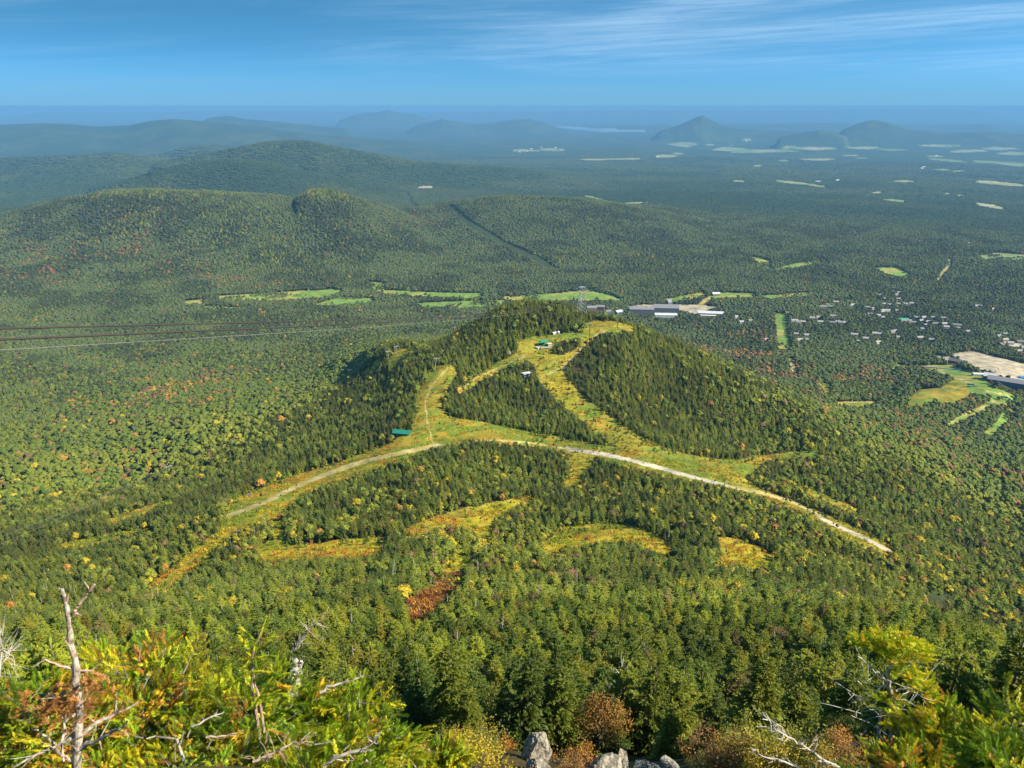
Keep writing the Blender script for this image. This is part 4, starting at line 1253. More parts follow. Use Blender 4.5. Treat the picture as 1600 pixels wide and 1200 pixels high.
blk("service_building", 1106, 495, -8, 26, 5, 5, M_TANWALL, M_WHITE, "low pale annex in front of the white arena", "building", rh=1)
blk("brown_lodge", 924, 485, 6, 16, 11, 11, M_BROWNWALL, M_GREYROOF, "reddish brown gabled lodge just right of the cable car tower", "lodge", windows=5, rows=3)
blk("brown_lodge", 938, 484, -10, 14, 10, 12, M_BROWNWALL, M_GREYROOF, "purple brown lodge, second to the right of the cable car tower", "lodge", windows=5, rows=3)
blk("slate_house", 950, 490, 15, 9, 8, 9, M_DARKWALL, M_GREYROOF, "small dark slate house behind the bright green meadow", "house", windows=3, rows=2)
blk("grey_hall", 966, 490, 40, 14, 9, 8, M_BLUEWALL, M_PALEROOF, "grey hall with pale roof between the dark house and the hotel", "hall", windows=4)
blk("clubhouse", 1118, 461, 8, 14, 10, 6, M_DARKWALL, M_PALEROOF, "clubhouse with pale roof at the end of the drive behind the resort", "clubhouse", windows=4)
blk("white_shed", 1304, 630, 0, 3.2, 2.6, 3, M_WHITE, M_PALEROOF, "tiny white shed at the left end of the small golden clearing", "shed", door=True)
blk("base_lodge", 1570, 600, -33, 34, 11, 9, M_BLUEWALL, M_GREYROOF, "long slate blue base lodge with grey roof beside the parking ground", "lodge", windows=12, rows=2, rh=6)
blk("base_lodge_wing", 1546, 592, -33, 12, 10, 8, M_BLUEWALL, M_PALEROOF, "slate blue wing at the left end of the long base lodge", "lodge", windows=4, rows=2, rh=6)
blk("base_lodge_wing", 1592, 603, -33, 16, 12, 10, M_BLUEWALL, M_PALEROOF, "slate blue wing at the right frame edge with big pale roof", "lodge", windows=5, rows=2, rh=7)
blk("event_tent", 1529, 586, -8, 13, 5.5, 3.5, M_WHITE, M_WHITE, "long white tent between the parking ground and the base lodge", "tent", rh=2)
blk("barn", 1496, 567, -42, 20, 7.5, 5, M_REDWALL, M_DARKWALL, "red barn with dark gable roof at the end of the ski meadow", "barn", rh=4.5, door=True)
blk("blue_shed", 1598, 592, -20, 8, 6, 5, M_BLUE, M_BLUE, "bright blue shed beside the parking ground at the right edge", "shed", rh=2)
blk("green_roof_house", 1411, 500, -5, 15, 7, 4, M_TANWALL, M_GREENROOF, "house with bright green roof among the village trees", "house", rh=3, windows=5)
# covered conveyor lift: arched tunnel on the meadow
a = at(1447, 574); b = at(1502, 578)
o = empty("conveyor_tunnel", a, "long pale covered conveyor lift lying across the green ski meadow", "conveyor lift")
d_ = b - a; Ln = d_.length; n = 26
t = TB(); v = []; f = []
an = np.linspace(0, math.pi, 9)
for i in range(n + 1):
    s = i / n; c = a.lerp(b, s); gz = float(zat(np.array([c.x]), np.array([c.y]))[0]) - a.z
    sd = Vector((-d_.y, d_.x, 0)).normalized()
    for q in an: v.append((c.x - a.x + sd.x * 1.7 * math.cos(q), c.y - a.y + sd.y * 1.7 * math.cos(q), gz + 2.4 * math.sin(q) - .2))
for i in range(n):
    for j in range(8):
        k = i * 9 + j; f += [(k, k + 9, k + 1), (k + 1, k + 9, k + 10)]
t.add(v, f); part("cover", t, M_PALEROOF, o)
for k, (px, py, lab) in enumerate(((1516, 604, "green and white lift base station at the foot of the golden field"), (1568, 624, "green and white lift base station nearest the lodge"))):
    p = at(px, py); avoid(p, 10)
    o = empty("lift_base_station", p, lab, "lift station", None, rad(-15))
    t = TB(); bx(t, -7, 7, -3, 3, 4.2, 5.6); bx(t, -5.5, 5.5, -2, 2, 5.6, 6.4); part("canopy", t, M_TEALD, o)
    for s in (-1, 1):
        t = TB(); bx(t, s * 4 - .7, s * 4 + .7, -.8, .8, -1, 4.2); part("support", t, M_WHITE, o)
    t = TB(); bx(t, 8, 12, -2, 2, -1, 2.6); part("booth", t, M_WHITE, o)
    t = TB(); bx(t, 7.7, 12.3, -2.4, 2.4, 2.6, 2.9); part("booth_roof", t, M_TEALD, o)
    t = TB(); ring = np.stack([np.cos(np.arange(25) * .2618) * 3.4 - 5, np.sin(np.arange(25) * .2618) * 3.4, np.full(25, 3.8)], 1); tube(t, ring, [.15] * 25, 5); part("bullwheel", t, M_DARKSTEEL, o)

# village houses: photograph spot, half length, turn, roof
VIL = [(1300, 506, 9), (1308, 505, 8), (1316, 506, 9), (1269, 499, 9), (1278, 498, 8), (1248, 505, 10), (1254, 505, 8), (1158, 505, 8), (1172, 503, 6), (1313, 506, 7), (1334, 478, 8), (1331, 479, 7), (1286, 481, 10), (1298, 481, 8),
       (1378, 487, 9), (1386, 487, 8), (1355, 482, 7), (1362, 484, 6), (1372, 495, 6), (1379, 498, 5), (1395, 458, 5), (1400, 462, 6), (1382, 477, 7), (1390, 478, 6), (1410, 476, 6), (1415, 477, 6), (1424, 476, 8), (1379, 490, 7),
       (1411, 503, 9), (1420, 503, 9), (1432, 498, 9), (1443, 498, 9), (1458, 498, 8), (1474, 499, 8), (1439, 503, 8), (1450, 505, 8), (1462, 508, 10), (1446, 510, 9), (1475, 508, 8), (1478, 513, 9), (1495, 510, 11), (1512, 520, 8), (1366, 523, 8),
       (1373, 524, 6), (1394, 520, 7), (1399, 519, 6), (1352, 531, 7), (1371, 537, 7), (1402, 529, 4), (1455, 533, 7), (1244, 524, 6), (1249, 533, 9), (1260, 533, 6), (1230, 491, 5), (1197, 533, 6), (1525, 480, 5), (1531, 480, 6), (1560, 527, 8), (1570, 533, 9), (1578, 538, 8), (1594, 536, 8), (1598, 545, 7), (1592, 551, 6), (1562, 540, 6),
       (1340, 536, 5), (1440, 516, 5), (1485, 482, 5), (1150, 497, 6), (1400, 487, 5), (1570, 524, 6)]
_g = np.random.default_rng(321)
for _k in range(26):
    _b = VIL[int(_g.integers(0, 58))]
    _p = (_b[0] + _g.uniform(-26, 26), _b[1] + _g.uniform(-9, 9), int(_g.choice((6, 8, 8, 10))))
    if all(abs(_p[0] - v[0]) > 5 or abs(_p[1] - v[1]) > 3 for v in VIL) and 1235 < _p[0] < 1600 and not (_p[0] > 1480 and _p[1] > 540): VIL.append(_p)
wms = (M_TANWALL, M_TANWALL, M_BROWNWALL, M_WHITE); M_DULLROOF = flat('weathered_roof', (.30, .29, .28), .8)
rms = (M_GREYROOF, M_DULLROOF, M_GREYROOF, M_DULLROOF)
for k, (px, py, w) in enumerate(VIL):
    w = max(5, round(w / 2) * 2)
    wm, rm = wms[k % 4], rms[(k // 2) % 4]
    q = at(px, py); avoid(q, w + 4)
    AVOID.append((q.x * .992, q.y * .992, 9)); AVOID.append((q.x * .984, q.y * .984, 6))
    reg = "left of the upright ski swath" if px < 1235 else ("right of the upright ski swath" if px < 1330 else ("in the middle of the village" if px < 1440 else ("near the parking ground" if py > 515 else "in the right part of the village")))
    wn = {"white_wall": "white", "tan_wall": "tan", "brown_wall": "brown"}[wm.name]
    house("village_house", q, rad(-25 + 50 * ((k * 37) % 10) / 10), w, 5.5, 5.5, 3.4, wm, rm, "%s gabled holiday house among trees %s" % (wn, reg), "house", "%s holiday houses %s" % (wn, reg))
# farmsteads and hamlets far out on the plain
FARMS = [(822, 236), (830, 233), (812, 238), (840, 236), (858, 233), (868, 231), (877, 235), (846, 231), (1143, 228), (1165, 220), (1027, 246), (1042, 245), (1003, 318), (1010, 318), (1034, 320), (1029, 321), (892, 302), (1440, 264), (1443, 262), (1340, 298), (1480, 303), (1117, 299), (1463, 244), (1337, 376), (1278, 285), (1308, 283), (1524, 379), (1512, 381)]
for k, (px, py) in enumerate(FARMS):
    q = at(px, py)
    rr = math.hypot(q.x, q.y); w = 12 if rr < 9000 else 26
    d = "beyond the wooded ridge" if py > 290 else ("in the far settlement on the plain" if px < 900 else "among the distant fields")
    house("farm_building", q, rad((k * 53) % 70 - 35), w, w * .45, w * .4, w * .25, M_WHITE, M_PALEROOF, "white farm building %s" % d, "farm building", "farm buildings %s" % d)
# a few cars on the parking ground
for k, (px, py, c) in enumerate(((1546, 579, (.03, .03, .035)), (1555, 581, (.03, .03, .04)), (1560, 577, (.10, .03, .03)), (1572, 588, (.5, .5, .5)))):
    q = at(px, py)
    lab = ["black van parked behind the white tent", "dark pickup parked right of the black van", "dark red car parked on the gravel above the tent", "silver car parked behind the base lodge roof"][k]
    o = empty("parked_car", q, lab, "car", None, rad(-30 + k * 25))
    t = TB(); bx(t, -2.2, 2.2, -.9, .9, .35, 1.0); part("body", t, flat("car_paint", c, .3), o)
    t = TB(); v, f = boxv(-1.3, 1.2, -.8, .8, 1.0, 1.65); v = [(x * (.8 if z > 1.2 else 1), y * (.85 if z > 1.2 else 1), z) for x, y, z in v]; t.add(v, f); part("cabin", t, M_GLASS, o)
    for sx in (-1.4, 1.4):
        for sy in (-.85, .85):
            t = TB(); tube(t, [(sx, sy - .1, .34), (sx, sy + .1, .34)], [.34, .34], 10); part("wheel", t, M_DARKSTEEL, o)


# ------------------------------------------------------------------ rocks
def rock_mesh(seed, sx, sy, sz, cuts=9, sub=3, rough=.08):
    g = np.random.default_rng(seed)
    v, f = ICO[sub]
    v = v.copy()
    for _ in range(cuts):
        nrm = unit(g.normal(size=3)); dd = g.uniform(.45, .85)
        s = v @ nrm
        v = v - np.where(s > dd, s - dd, 0)[:, None] * nrm
    v = v * (1 + rough * (g.random(len(v)) - .5))[:, None]
    if sub == 4:
        v = v * (1 + .16 * (fbm(v[:, 0] * 3 + seed, v[:, 1] * 3 + v[:, 2] * 4, 1.0, 5, seed) - .5))[:, None]
    v = v * np.array([sx, sy, sz])
    t = TB(); t.add(v, f); return t


bol = [rock_mesh(40 + k, 1, .8, .62, 8, 2).mesh("boulder", [M_ROCK]) for k in range(6)]
NB = 0
g = np.random.default_rng(5)
for cx, cyy, rx, ry, n in ((885, 566, 28, 14, 26), (950, 612, 26, 14, 10), (905, 620, 12, 18, 8), (960, 655, 30, 18, 10), (870, 520, 12, 3, 6), (916, 507, 8, 2, 4), (690, 668, 50, 6, 5), (1035, 706, 50, 6, 6), (975, 570, 22, 22, 8)):
    for _ in range(n):
        px = cx + g.normal() * rx * .5; py = cyy + g.normal() * ry * .5
        q = at(px, py)
        o = link("boulder", bol[int(g.integers(0, 6))], loc=q)
        s = g.uniform(.5, 1.5) * (1.5 if g.random() < .15 else 1)
        o.scale = (s * g.uniform(.8, 1.5), s, s * .8); o.rotation_euler = (g.uniform(-.3, .3), g.uniform(-.3, .3), g.uniform(0, 6.3))
        where = "between the white hut and the forest" if py < 590 and px > 830 and px < 930 else ("along the eastern knoll trail" if px > 840 else "on the open saddle")
        if py < 530: where = "near the green lift station"
        tag(o, "pale lichen covered boulder %s" % where, "boulder", "boulders %s" % where)

# foreground rocks
def big_rock(name, px, py, Y, sx, sy, sz, seed, label, rz=0., rx=0., ry=0.):
    q = hit(px, py)
    s_ = q.length / 26.0
    q += Vector((0, 0, sz * s_ * .35))
    me = rock_mesh(seed, sx * s_, sy * s_, sz * s_, 15, 4, .07).mesh(name, [M_ROCK])
    o = link(name, me, loc=q); o.rotation_euler = (rx, ry, rz)
    return tag(o, label, "rock")
# ------------------------------------------------------------------ where the trees stand
def grid_pts(r0, r1, sp):
    hw = rad(44 if r0 < 700 else 37)
    xm = r1 * math.sin(hw)
    xs = np.arange(-xm, xm, sp); ys = np.arange(r0 * math.cos(hw), r1, sp)
    X, Y = np.meshgrid(xs, ys); X = X.ravel(); Y = Y.ravel()
    j_ = .48 if r1 < 900 else .68
    X = X + RNG.uniform(-j_, j_, X.shape) * sp; Y = Y + RNG.uniform(-j_, j_, Y.shape) * sp
    r = np.hypot(X, Y); m = (r >= r0) & (r < r1) & (np.abs(np.arctan2(X, Y)) < hw)
    return X[m], Y[m]


def place(r0, r1, sp, hcap):
    x, y = grid_pts(r0, r1, sp)
    z = zat(x, y)
    r = np.hypot(x, y)
    ok = (z + hcap) / r > horizon(x, y) - 1.5 / r
    px, py = topix(x, y, z)
    _, pyt = topix(x, y, z + hcap)
    ok &= (px > -90) & (px < 1690) & (pyt < 1290) & (py > 150)
    return x[ok], y[ok], z[ok], r[ok], px[ok], py[ok]


def blot(px, py, cx, cyy, rx, ry):
    return np.exp(-(((px - cx) / rx) ** 2 + ((py - cyy) / ry) ** 2))


REDS = ((250, 615, 60, 35, 1.0), (330, 600, 50, 25, .7), (210, 385, 60, 25, .7), (60, 415, 60, 30, .8), (300, 430, 60, 20, .4), (400, 440, 60, 12, .6), (1120, 545, 80, 28, .9), (1200, 575, 60, 34, 1.1), (1270, 620, 60, 26, 1.0),
        (1350, 590, 60, 22, .9), (1390, 650, 50, 20, .5), (1240, 470, 60, 15, .25), (1450, 690, 60, 24, .7), (1540, 650, 40, 20, .7), (1560, 730, 70, 40, .7), (1500, 760, 60, 25, .4), (220, 350, 60, 20, .5), (660, 345, 60, 12, .5), (120, 640, 60, 30, .3), (170, 730, 60, 25, .3))


def stand_mix(x, y, z, r, px, py):
    """conifer share at each spot"""
    f = sm(z + (fbm(x, y, 160, 3, 91) - .5) * 90, -432, -362) * (r < 1700)
    mixz = .22 + .5 * sm(fbm(x, y, 55, 3, 93), .50, .66)
    mixz = mixz * np.where(r < 560, 1.0, .35)
    right = sm(x / np.maximum(y, 1), .22, .42) * sm(r, 330, 520) * (1 - sm(r, 1000, 1300))
    f = f * (1 - np.clip(mixz * .55 + right * .45, 0, .85))
    f = f + (r >= 1250) * (.05 + .30 * sm(fbm(x, y, 260, 3, 95), .55, .68))
    f = np.where(r > 3200, f + .9 * blot(px, py, 505, 302, 55, 14) + .6 * blot(px, py, 250, 302, 200, 8) + .5 * blot(px, py, 820, 312, 120, 7), f)
    f = np.where((r < 75), f * .92, f)
    return np.clip(f, 0, 1)


def tint_con(x, y, r, n):
    u = RNG.random(n)[:, None]; w = RNG.random(n)[:, None]
    c = C(.070, .112, .016) + (C(.215, .235, .020) - C(.070, .112, .016)) * u ** 1.2
    c = c + (C(.20, .19, .02) - c) * (w > .92)
    c = c + (C(.15, .125, .045) - c) * (RNG.random(n)[:, None] < .02)
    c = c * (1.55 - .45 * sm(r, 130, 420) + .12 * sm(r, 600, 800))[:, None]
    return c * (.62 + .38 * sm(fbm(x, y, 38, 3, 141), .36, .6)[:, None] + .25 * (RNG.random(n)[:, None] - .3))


def tint_bro(x, y, z, r, px, py, n):
    g1 = C(.090, .135, .020); g2 = C(.185, .195, .022); yl = C(.34, .27, .022); og = C(.32, .17, .035); rd = C(.19, .085, .045); br = C(.17, .11, .05)
    u = RNG.random(n)
    low = sm(r, 1000, 3000)
    t = np.clip(RNG.random(n) * .9 + (fbm(x, y, 70, 3, 97) - .5) * 1.4, 0, 1)
    c = g1 + (g2 - g1) * (t * (1 - .62 * sm(r, 750, 1700)))[:, None]
    pr = np.zeros(n)
    for cx, cyy, rx, ry, a in REDS:
        pr += a * blot(px, py, cx, cyy, rx, ry)
    pat = sm(fbm(x, y, 60, 3, 99), .42, .62)
    near = 1 - sm(r, 500, 1100)
    p_r = np.clip(.003 + .22 * pr * pat, 0, .8); p_o = np.clip(.006 + .03 * near + .25 * pr * pat, 0, .6); p_y = .004 + .12 * near + .02 * pat * (r < 1800); p_b = .01 + .05 * near
    c = np.where((u < p_r)[:, None], rd, np.where((u < p_r + p_o)[:, None], og, np.where((u < p_r + p_o + p_y)[:, None], yl, np.where((u < p_r + p_o + p_y + p_b)[:, None], br, c))))
    c = c * (.74 + .44 * (.5 + (RNG.random(n) - .5) * (1 - .55 * sm(r, 700, 1400))))[:, None]
    c = c * (1 - .20 * sm(r, 800, 1500) - .10 * sm(r, 2500, 3500))[:, None]
    # woods further down and away are still summer green
    gg = C(.056, .073, .023) * (.88 + .26 * RNG.random(n))[:, None] * (.68 + .64 * sm(fbm(x, y, 130, 4, 143), .36, .64) )[:, None]
    keep = (u >= p_r + p_o)
    c = np.where((keep & (RNG.random(n) < sm(r, 900, 2600) * .92))[:, None], gg, c)
    return c


def tree_h(x, y, r):
    return np.interp(r, [0, 30, 60, 120, 250, 500, 800, 1300, 6000], [3.0, 4.8, 6.8, 7.8, 7.9, 8.0, 8.7, 9.4, 11])


S_POS = []; B_POS = []
bands = [(24, 60, 2.0), (60, 140, 2.5), (140, 330, 2.8), (330, 620, 3.45), (620, 1350, 3.8)]
parts_s = []; parts_b = []; edge_s = []
for r0, r1, sp in bands:
    x, y, z, r, px, py = place(r0, r1, sp, 9)
    h = tree_h(x, y, r) * RNG.uniform(.55, 1.25, len(x)) * np.where(RNG.random(len(x)) < .12, .55, 1)
    c0 = classify(x, y, z, False)
    c1 = classify(x, y, z + h * .55, False, False)
    h = np.where((r < 640) & (classify(x, y, z + h * .95, False, False) != FOREST), h * .72, h)
    inside = (c0 != FOREST)
    over = (c1 != FOREST)
    # openings grow over at the rim with low shrubs; nothing tall stands where it would cover them
    edge_in = inside & ((classify(x - 5, y, z, False) == FOREST) | (classify(x + 6, y, z, False) == FOREST) | (classify(x, y + 8, z, False) == FOREST))
    scrub = inside & (px > 830) & (px < 1060) & (py > 560) & (py < 712)
    keepin = inside & (r > 230) & ((RNG.random(len(x)) < .03) | (edge_in & (RNG.random(len(x)) < .26)) | (scrub & (RNG.random(len(x)) < .34)))
    ok = (~inside & ~over) | keepin
    h = np.where(inside, h * .45, h)
    # boulder field under the summit of the knoll is half open
    rocky = blot(px, py, 880, 575, 55, 30) + blot(px, py, 960, 640, 40, 30) * .5
    ok &= RNG.random(len(x)) > np.clip(rocky * .9, 0, .85)
    con = RNG.random(len(x)) < stand_mix(x, y, z, r, px, py)
    # beside openings more broadleaf bush grows
    cl_ = classify(x, y, z + 9.5, False, False) != FOREST
    cl2 = classify(x + 5, y, z, False) != FOREST
    rim = ok & (cl_ | cl2) & (RNG.random(len(x)) < .42)
    con &= ~rim
    a = np.stack([x, y, z, r, px, py, h], 1)
    parts_s.append(a[ok & con])
    bb = a[ok & ~con]; bb[:, 6] *= np.interp(bb[:, 3], [500, 1000], [.82, 1.12])
    # broadleaf crowns are wider: thin them out
    keep = RNG.random(len(bb)) < np.interp(bb[:, 3], [500, 700, 1000], [.62, .42, .30])
    bb = bb[keep]
    parts_b.append(bb)
for r0, r1, sp in ((1350, 2300, 6.5), (2300, 3300, 7.6), (3300, 5300, 9.4)):
    x, y, z, r, px, py = place(r0, r1, sp, 11)
    h = 11 * RNG.uniform(.65, 1.3, len(x)) * (1 + .12 * (r > 3300))
    ok = (classify(x, y, z, False) == FOREST)
    ok &= (classify(x, y, z + 7, False) == FOREST) | (RNG.random(len(x)) < .06)
    cc0 = classify(x, y, z, False)
    ok |= ((cc0 == TURF) | (cc0 == FIELD)) & (RNG.random(len(x)) < .55) & (fbm(x, y, 70, 3, 151) > .60)
    h = np.where(cc0 == FOREST, h, h * .7)
    con = RNG.random(len(x)) < stand_mix(x, y, z, r, px, py)
    a = np.stack([x, y, z, r, px, py, h], 1)
    aa = a[ok & con]; aa[:, 6] *= 1.25
    parts_s.append(aa); parts_b.append(a[ok & ~con])
TS = np.concatenate(parts_s); TBR = np.concatenate(parts_b)
print("conifers", len(TS), "broadleaf", len(TBR))


def drop_avoided(T):
    ok = np.ones(len(T), bool)
    for ax, ay, rr in AVOID:
        ok &= (T[:, 0] - ax) ** 2 + (T[:, 1] - ay) ** 2 > rr * rr
    return T[ok]


TS = drop_avoided(TS); TBR = drop_avoided(TBR)


def pick_individuals(T, n):
    x, y, z, r, px, py, h = T.T
    _, pt = topix(x, y, z + h)
    inf = (px > 5) & (px < 1595) & (pt < 1190) & (pt > 0)
    score = np.where(inf, h / r, 0)
    o = np.argsort(-score)
    return o[:n], o[n:]


iS, restS = pick_individuals(TS, 300)
iB, restB = pick_individuals(TBR, 300)


def stuff_forest(name, T, tint, coll, kind):
    x, y, z, r, px, py, h = T.T
    n = len(T)
    rnd = RNG.random(n)
    if kind == 's':
        idx = np.where(r < 190, (rnd * 5).astype(int), np.where(r < 1250, 5 + (rnd * 4).astype(int), 9 + (rnd * 4).astype(int)))
        w = RNG.uniform(.85, 1.25, n) * np.interp(r, [0, 500, 1300, 3000], [1.0, 1.05, 1.15, 1.6])
        scl = np.stack([h * w, h * w, h], 1)
    else:
        idx = np.where(r < 190, (rnd * 4).astype(int), np.where(r < 900, 4 + (rnd * 4).astype(int), 8 + (rnd * 4).astype(int)))
        w = RNG.uniform(.85, 1.15, n) * np.interp(r, [800, 1400], [1.0, 1.18])
        scl = np.stack([h * w, h * w, h], 1)
    rot = np.stack([RNG.uniform(-.06, .06, n), RNG.uniform(-.06, .06, n), RNG.uniform(0, 6.28, n)], 1)
    return scatter(name, np.stack([x, y, z - .15], 1), rot, scl, idx, tint, coll)


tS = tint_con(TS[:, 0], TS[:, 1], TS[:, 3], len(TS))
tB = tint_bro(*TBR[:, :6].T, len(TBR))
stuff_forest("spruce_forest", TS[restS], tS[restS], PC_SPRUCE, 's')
stuff_forest("broadleaf_forest", TBR[restB], tB[restB], PC_BROAD, 'b')

# far woodland in stands
fx = []
for r0, r1, sp in ((5300, 7500, 24), (7500, 10500, 42), (10500, 15000, 75)):
    x, y, z, r, px, py = place(r0, r1, sp, 12)
    ok = (classify(x, y, z, False) == FOREST) & (classify(x, y, z + 9, False) == FOREST)
    fx.append(np.stack([x, y, z, r, px, py, np.full(len(x), sp * 1.35)], 1)[ok])
FX = np.concatenate(fx)
n = len(FX)
d1 = fbm(FX[:, 0], FX[:, 1], 700, 4, 101)
ft = C(.028, .050, .016) + (C(.055, .074, .021) - C(.028, .050, .016)) * (sm(d1, .4, .62) * .8 + .2 * RNG.random(n))[:, None]
ft = ft * (.75 + .5 * RNG.random(n))[:, None]
s_ = FX[:, 6] * RNG.uniform(.8, 1.2, n)
scatter("far_woodland", FX[:, :3] - np.array([0, 0, .5]), np.stack([0 * s_, 0 * s_, RNG.uniform(0, 6.28, n)], 1), np.stack([s_, s_, np.minimum(s_, 38)], 1), RNG.integers(0, 5, n), ft, PC_STAND)

# ------------------------------------------------------------------ trees one can tell apart
def protos(name, sets, mats, label, cat, hi):
    out = []
    for k, (tb, tr) in enumerate(sets):
        out.append((tb.mesh(name + "_crown", [mats[0]]), tr.mesh(name + "_trunk", [mats[1]])))
    return out


def plant_all(name, T, tint, sets, mats, cat, zone, crown="crown", lift=.12):
    ps = protos(name, sets, mats, None, cat, True)
    masters = []
    for cm, tm in ps:
        o = bpy.data.objects.new(name, None); c = bpy.data.objects.new(crown, cm); t = bpy.data.objects.new("trunk", tm)
        c.parent = o; t.parent = o
        masters.append((o, c, t))
    for k in range(len(T)):
        x, y, z, r, px, py, h = T[k]
        mo, mc, mt = masters[k % len(masters)]
        o = mo.copy(); c = mc.copy(); t = mt.copy()
        c.parent = o; t.parent = o
        for q in (o, c, t): COL.objects.link(q)
        o.location = (x, y, z - lift)
        o.rotation_euler = (RNG.uniform(-.05, .05), RNG.uniform(-.05, .05), RNG.uniform(0, 6.28))
        w = RNG.uniform(.85, 1.2)
        o.scale = (h * w, h * w, h)
        c["tint"] = [float(q) for q in tint[k]]
        lab, grp = zone(px, py, r, tint[k])
        tag(o, lab, cat, grp)
    for m in masters:
        for q in m: bpy.data.objects.remove(q)


def zone_s(px, py, r, t):
    side_ = "left" if px < 560 else ("right" if px > 1080 else "middle")
    d = "just below the summit rocks" if r < 55 else ("on the upper slope" if r < 80 else "further down the upper slope")
    g = "spruces %s, %s of the view" % (d, side_)
    return "green spruce in the thicket %s, %s of the view" % (d, side_), g


def zone_b(px, py, r, t):
    hue = "yellow" if t[0] > .17 and t[1] > .12 else ("orange red" if t[0] > .17 else ("brown" if t[0] > t[1] else "green"))
    side_ = "left" if px < 560 else ("right" if px > 1080 else "middle")
    d = "near the summit rocks" if r < 60 else "on the slope below the summit"
    return "%s leaved birch %s, %s of the view" % (hue, d, side_), "%s birches %s, %s of the view" % (hue, d, side_)


plant_all("spruce_tree", TS[iS], tS[iS], SP_HI, (M_NEEDLE, M_BARK), "tree", zone_s)
plant_all("birch_tree", TBR[iB], tB[iB], BR_HI, (M_LEAF, M_BARK), "tree", zone_b)

# bleached dead trees standing in the woods
dx = []
for r0, r1, sp in ((50, 140, 11), (140, 420, 17), (420, 900, 34)):
    x, y, z, r, px, py = place(r0, r1, sp, 5)
    ok = (classify(x, y, z) == FOREST) & (RNG.random(len(x)) < .38 + .4 * (fbm(x, y, 90, 2, 111) > .55))
    h = tree_h(x, y, r) * RNG.uniform(.75, 1.25, len(x))
    dx.append(np.stack([x, y, z, r, px, py, h], 1)[ok])
DX = np.concatenate(dx)
iD, _ = pick_individuals(DX, 230)
def zone_d(px, py, r, t):
    side_ = "left" if px < 560 else ("right" if px > 1080 else "middle")
    d = "on the upper slope" if r < 150 else ("on the slope above the gravel road" if r < 450 else "in the woods around the knoll")
    return "bleached dead tree %s, %s of the view" % (d, side_), "dead trees %s, %s of the view" % (d, side_)
plant_all("dead_tree", DX[iD], np.zeros((len(iD), 3)), SN, (M_DEADWOOD, M_DEADWOOD), "dead tree", zone_d, "branches")

# ------------------------------------------------------------------ the summit's edge: rocks, firs, shrubs
big_rock("summit_rock", 838, 1192, 19.5, .50, .55, 1.0, 3, "upright pointed pale rock standing among the brown shrubs at the bottom", .3, .1, .35)
big_rock("summit_rock", 846, 1215, 18.6, .50, .5, .6, 12, "rough rock block below the upright pointed rock, cut by the frame")
big_rock("summit_rock", 938, 1212, 18.2, .85, .6, .50, 21, "broad grey lichen covered rock slab at the bottom centre", .2, 0, .1)
big_rock("summit_rock", 972, 1200, 18.6, .28, .3, .52, 33, "small pointed rock at the right end of the broad slab", .2, 0, -.3)
big_rock("summit_rock", 1010, 1210, 18.4, .6, .55, .30, 44, "low rounded rock right of the broad slab, cut by the frame", .8)
big_rock("summit_rock", 1045, 1203, 18.6, .30, .4, .26, 58, "small round rock at the right end of the bottom rocks", .5)
big_rock("summit_rock", 512, 1040, 33, .62, .5, .30, 66, "weathered grey rock slab in the shrubs above the left firs", .3, 0, -.35)
big_rock("summit_rock", 545, 1046, 32, .50, .5, .22, 71, "low lichen covered rock right beside the left slab", .9, 0, .1)


def mat_fir():
    m = bpy.data.materials.new("fir_needles"); m.use_nodes = True
    nt = m.node_tree; nt.nodes.clear(); L = nt.links.new
    out = nd(nt, 'ShaderNodeOutputMaterial')
    a = nd(nt, 'ShaderNodeAttribute', attribute_name="Col")
    b = nd(nt, 'ShaderNodeBsdfPrincipled', i_Roughness=.45); b.inputs['Specular IOR Level'].default_value = .4
    t = nd(nt, 'ShaderNodeBsdfTranslucent'); mx = nd(nt, 'ShaderNodeMixShader'); mx.inputs[0].default_value = .22
    L(a.outputs['Color'], b.inputs['Base Color']); L(a.outputs['Color'], t.inputs['Color'])
    L(b.outputs[0], mx.inputs[1]); L(t.outputs[0], mx.inputs[2]); L(mx.outputs[0], out.inputs['Surface'])
    return m


M_FIR = mat_fir()
M_FIRBARK = mat_noise("fir_bark", (.20, .15, .11), (.52, .47, .40), 26, .9, .8, lo=.4, hi=.6, dist=.004)
M_TWIG = mat_noise("grey_twig", (.24, .20, .16), (.46, .42, .36), 30, .9, .4, dist=.002)
M_REDBARK = mat_noise("red_brown_bark", (.22, .12, .09), (.50, .38, .30), 30, .9, .8, lo=.38, hi=.62, dist=.004)


def sprig(seed, n=86):
    """a unit-long shoot along +x, needles mostly above it"""
    g = np.random.default_rng(seed)
    t = TB()
    s = np.linspace(.03, 1.0, n)
    an = g.uniform(-.35, math.pi + .35, n)
    pos = np.stack([s, 0 * s, 0 * s], 1)
    rd = np.stack([np.full(n, .55) + .5 * (s > .9), np.cos(an), np.sin(an)], 1)
    rd = unit(rd)
    sd = unit(np.cross(rd, np.array([1., 0, 0])) + g.normal(size=(n, 3)) * .2)
    kites(t, pos, rd, sd, g.uniform(.20, .30, n) * (1.15 - .3 * s), np.full(n, .026))
    return np.concatenate(t.v), np.concatenate(t.f)


SPR = [sprig(k) for k in range(4)]
FIRCOL = (C(.20, .32, .018), C(.36, .44, .02), C(.60, .55, .025), C(.66, .42, .03), C(.52, .24, .05), C(.10, .18, .018))


